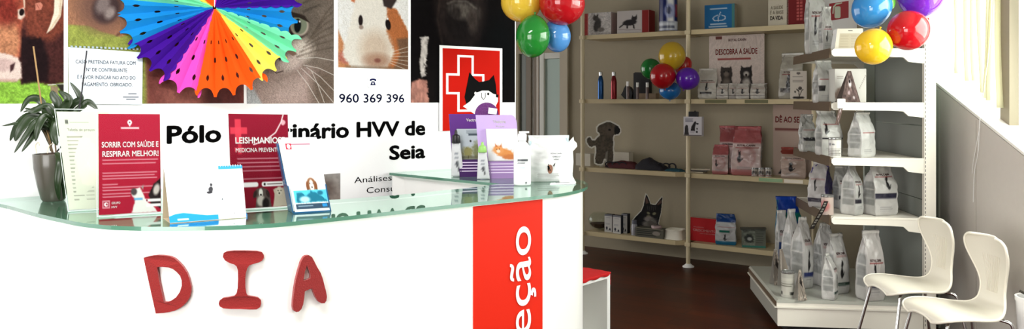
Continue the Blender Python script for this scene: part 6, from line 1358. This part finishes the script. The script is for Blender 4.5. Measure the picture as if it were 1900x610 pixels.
# tubes
def tube(label, px, ytop, ybot, capc, body=(226, 228, 232), lean=-3):
    p = Z(px, ybot); s = p.y/F; h = (ybot-ytop)*s; t = thing('ointment_tube', label, 'tube', p); n = 24; vs = []; rows = 16; hb = h*.72
    for i in range(rows+1):
        v = i/rows; rx = (12*(1-v)+8*v)*s; ry = (1.0*(1-v)+7*v**.8)*s
        for j in range(n): a_ = 2*math.pi*j/n; vs.append((rx*math.cos(a_)+lean*s*v, ry*math.sin(a_)+.004, v*hb+.001))
    fs = [(i*n+j, i*n+(j+1) % n, (i+1)*n+(j+1) % n, (i+1)*n+j) for i in range(rows) for j in range(n)]+[tuple(range(n-1, -1, -1)), tuple(rows*n+j for j in range(n))]
    X = np.array([(j/n*200) for i in range(rows+1) for j in range(n)]); Y = np.array([100*(1-i/rows) for i in range(rows+1) for j in range(n)]); cv = Cv(X, Y, body); cv.rect(120, 0, 180, 6, (30, 30, 34)); cv.ell(150, 62, 9, 10, (60, 64, 70), 0, .4, wob=.6); cv.ell(160, 76, 6, 6, (50, 50, 56)); cv.bars(138, 165, 20, 50, 3, (140, 146, 156), .4, 3)
    link('tube_body', meshdata('tube_body', vs, fs, m_pgloss, True, colors=cv.out(.85)), t)
    g = G(); g.lathe([(.5*s, hb), (8*s, hb), (8.6*s, hb+1*s), (7*s, hb+h*.16), (3*s, hb+h*.19), (2.4*s, h*.98), (.5*s, h)], (lean*s, .004, 0), 20); g.obj('cap', mat('tube_cap_%d_%d' % (capc[0], capc[1]), capc, .35), t, smooth=True)
tube('slim white tube with a black nozzle before the dark purple display', 849, 241, 328, (30, 28, 32))
tube('slim white tube with a green cap before the lilac display', 897, 263, 332.5, (150, 200, 110), lean=-2)
# bottle
p = Z(969, 343.5); s = p.y/F; t = thing('spray_bottle', 'white lotion bottle with a white cap at the front of the glass top', 'bottle', p); r_ = 16*s; H = (343-243)*s
n = 48; rows = 40; vs = []; prof = [(0, .9), (.01, 1), (.66, 1), (.72, .92), (.78, .62), (.81, .42), (.84, .38)]
for i in range(rows+1):
    v = i/rows*.84; k = np.interp(v, [q[0] for q in prof], [q[1] for q in prof])
    for j in range(n): a_ = 2*math.pi*j/n; vs.append((r_*k*math.cos(a_), r_*k*.7*math.sin(a_), v*H))
fs = [(i*n+j, i*n+(j+1) % n, (i+1)*n+(j+1) % n, (i+1)*n+j) for i in range(rows) for j in range(n)]+[tuple(range(n-1, -1, -1)), tuple(rows*n+j for j in range(n))]
X = np.array([(j/n*200) for i in range(rows+1) for j in range(n)]); Y = np.array([100*(1-i/rows) for i in range(rows+1) for j in range(n)]); cv = Cv(X, Y, (238, 240, 242)); cv.rect(133, 42, 172, 46, (70, 74, 80)); cv.rect(133, 48, 160, 51, (90, 94, 100)); cv.bars(135, 165, 60, 68, 3, (150, 196, 214), .5, 3); cv.rect(160, 92, 168, 95, (70, 74, 80))
link('bottle_body', meshdata('bottle_body', vs, fs, pmat('bottle_print', .3, .5), True, colors=cv.out(.85)), t)
g = G(); g.lathe([(.002, .83*H), (r_*.5, .83*H), (r_*.52, .93*H), (r_*.46, .96*H), (.002, .96*H)], n=24); g.lathe([(.002, .955*H), (r_*.3, .955*H), (r_*.3, H*1.0), (.002, H*1.0)], n=20); g.box((r_*.2, 0, H*.985), (r_*1.2, r_*.4, H*.035), bev=.002); g.obj('pump_cap', mat('cap_white', (226, 228, 230), .3), t, smooth=False)
# white bag and cat shaped card
p = Z(1020, 337); p.y += .03
p2 = Vector((p.x, p.y, ZT)); s = p.y/F
stw = dict(base=(236, 238, 238), cat=0, redline=0, ly=200)
t = thing('gift_bag', 'large white pouch with a small dog picture behind the lotion bottle', 'food bag', p2, R(8)); vs, fs, C, S = bagmesh(82*s, .07, (337-252)*s, 91, dict(base=(238, 240, 240), cat=0, ly=200, edge=(190, 214, 222)), topfrac=.35, crumple=.8)
C = np.clip(C*1.28, 0, .9)
link('pouch', meshdata('pouch', vs, fs, m_pgloss, True, colors=C), t)
g = G(); 
for (s_, x0, x1, yb, ch) in (('ROYAL CANIN', .50, .76, .60, .025), ('CHECKUP', .54, .72, .53, .03), ('WEEKS', .57, .69, .47, .03)): text_fit(g, s_, x0, x1, yb, ch, lambda x, y: S(x, y, .002), .01)
g.obj('lettering', mat('slate_ink', (90, 96, 104), .5), t, fix=False)
g = G(); g.prism([[(.46+.06*math.cos(a_), .28+.10*math.sin(a_)) for a_ in np.linspace(0, 6.28, 15)[:-1]]], lambda x, y, h: S(x, y, .002+h), 0, .0005); g.obj('dog_face', mat('dog_brown', (150, 104, 84), .6), t)
g = G(); g.prism([[(.40, .34), (.43, .40), (.45, .30), (.43, .22)]], lambda x, y, h: S(x, y, .003+h), 0, .0005); g.prism([[(.53, .36), (.60, .42), (.58, .38), (.54, .33)]], lambda x, y, h: S(x, y, .003+h), 0, .0005); g.prism([[(.45, .27), (.48, .27), (.465, .24)]], lambda x, y, h: S(x, y, .003+h), 0, .0005); g.obj('dog_ears', m_ink, t)
catw = [(1040, 338), (1036, 318), (1042, 296), (1050, 282), (1052, 270), (1056, 262), (1064, 253), (1065, 260), (1070, 265), (1071, 271), (1066, 277), (1063, 280), (1064, 300), (1062, 325), (1068, 337)]
p = Z(1054, 338.5); s = p.y/F; t = thing('cat_figure', 'white cat shaped stand-up card at the rounded glass end', 'figure', p, 0)
g = G(); g.prism([catw], lambda x, y, h: Vector(((x-1054)*s, h, (338.3-y)*s)), -.004, .004); o = g.obj('cat_body', mat('figure_white', (226, 228, 222), .35), t)
g = G(); g.prism([rr(1038, 335, 1068, 338.5, 1.5)], lambda x, y, h: Vector(((x-1054)*s, h, (338.3-y)*s)), -.03, .03); g.obj('base', MATS['figure_white'], t)
p = Z(1044, 341.5); t = thing('small_leaflet', 'small folded white leaflet lying before the cat shaped card', 'leaflet', p, R(8))
g = G(); g.prism([[(-.055, 0), (.05, 0), (.055, .003), (0, .006), (-.05, .004)]], lambda x, y, h: Vector((x+h*.2, h, y)), -.02, .03); g.obj('folded_sheet', m_cream, t)
g = G(); g.prism([[(-.03, 0.0062), (.03, .0058), (.03, .0064), (-.03, .0068)]], lambda x, y, h: Vector((x, h, y)), -.0, .008); g.obj('printed_band', MATS['grey_ink'], t)
# ================================================================== LIGHT
w = bpy.data.worlds.new('World'); SC.world = w; w.use_nodes = True; nt = w.node_tree
bg = nt.nodes['Background']; bg.inputs['Color'].default_value = (1, .98, .95, 1); bg.inputs['Strength'].default_value = 4.0
def area(name, loc, aim, sx, sy, power, col=(1, 1, 1)):
    l = bpy.data.lights.new(name, 'AREA'); l.shape = 'RECTANGLE'; l.size = sx; l.size_y = sy; l.energy = power; l.color = col
    o = bpy.data.objects.new(name, l); COL.objects.link(o); o.location = loc
    o.rotation_euler = (Vector(aim)-Vector(loc)).to_track_quat('-Z', 'Y').to_euler(); return o
area('shopfront_daylight', (-2.6, -1.75, 1.4), (-.6, 3.0, 1.1), 2.9, 2.1, 110, (1, .985, .97))
area('window_daylight', rp(-1.1, 1.9, .14), rp(-1.1, 1.2, -3), 2.2, 1.0, 60, (1, .98, .93))
# unseen ceiling panel light, added to whiten the counter and poster wall
cl_ = thing('added_ceiling_fill', 'added unseen fill light panel above the waiting side of the counter', 'lamp', (-.9, 1.55, CEIL-.001))
Ml = Matrix.Rotation(R(35), 4, 'Z')
g = G(); g.box((0, 0, -.03), (1.7, .5, .05), Ml, bev=.004); g.obj('housing', m_white, cl_)
l_ = area('added_ceiling_fill_light', (-.9, 1.55, CEIL-.062), (-.9, 1.55, 0), 1.6, .42, 85, (1, .985, .96)); l_.rotation_euler = (0, 0, R(35))
# camera
cam = bpy.data.cameras.new('Camera'); co = bpy.data.objects.new('Camera', cam); COL.objects.link(co)
co.location = (0, 0, ZE); co.rotation_euler = (R(90), 0, 0); cam.sensor_width = 36; cam.sensor_fit = 'HORIZONTAL'; cam.lens = 36*F/1900
cam.shift_y = -(305-HY)/1900; cam.clip_start = .02; SC.camera = co
SC.view_settings.view_transform = 'Standard'; SC.view_settings.look = 'None'; SC.view_settings.exposure = 0; SC.view_settings.gamma = 1; SC.view_settings.use_curve_mapping = False
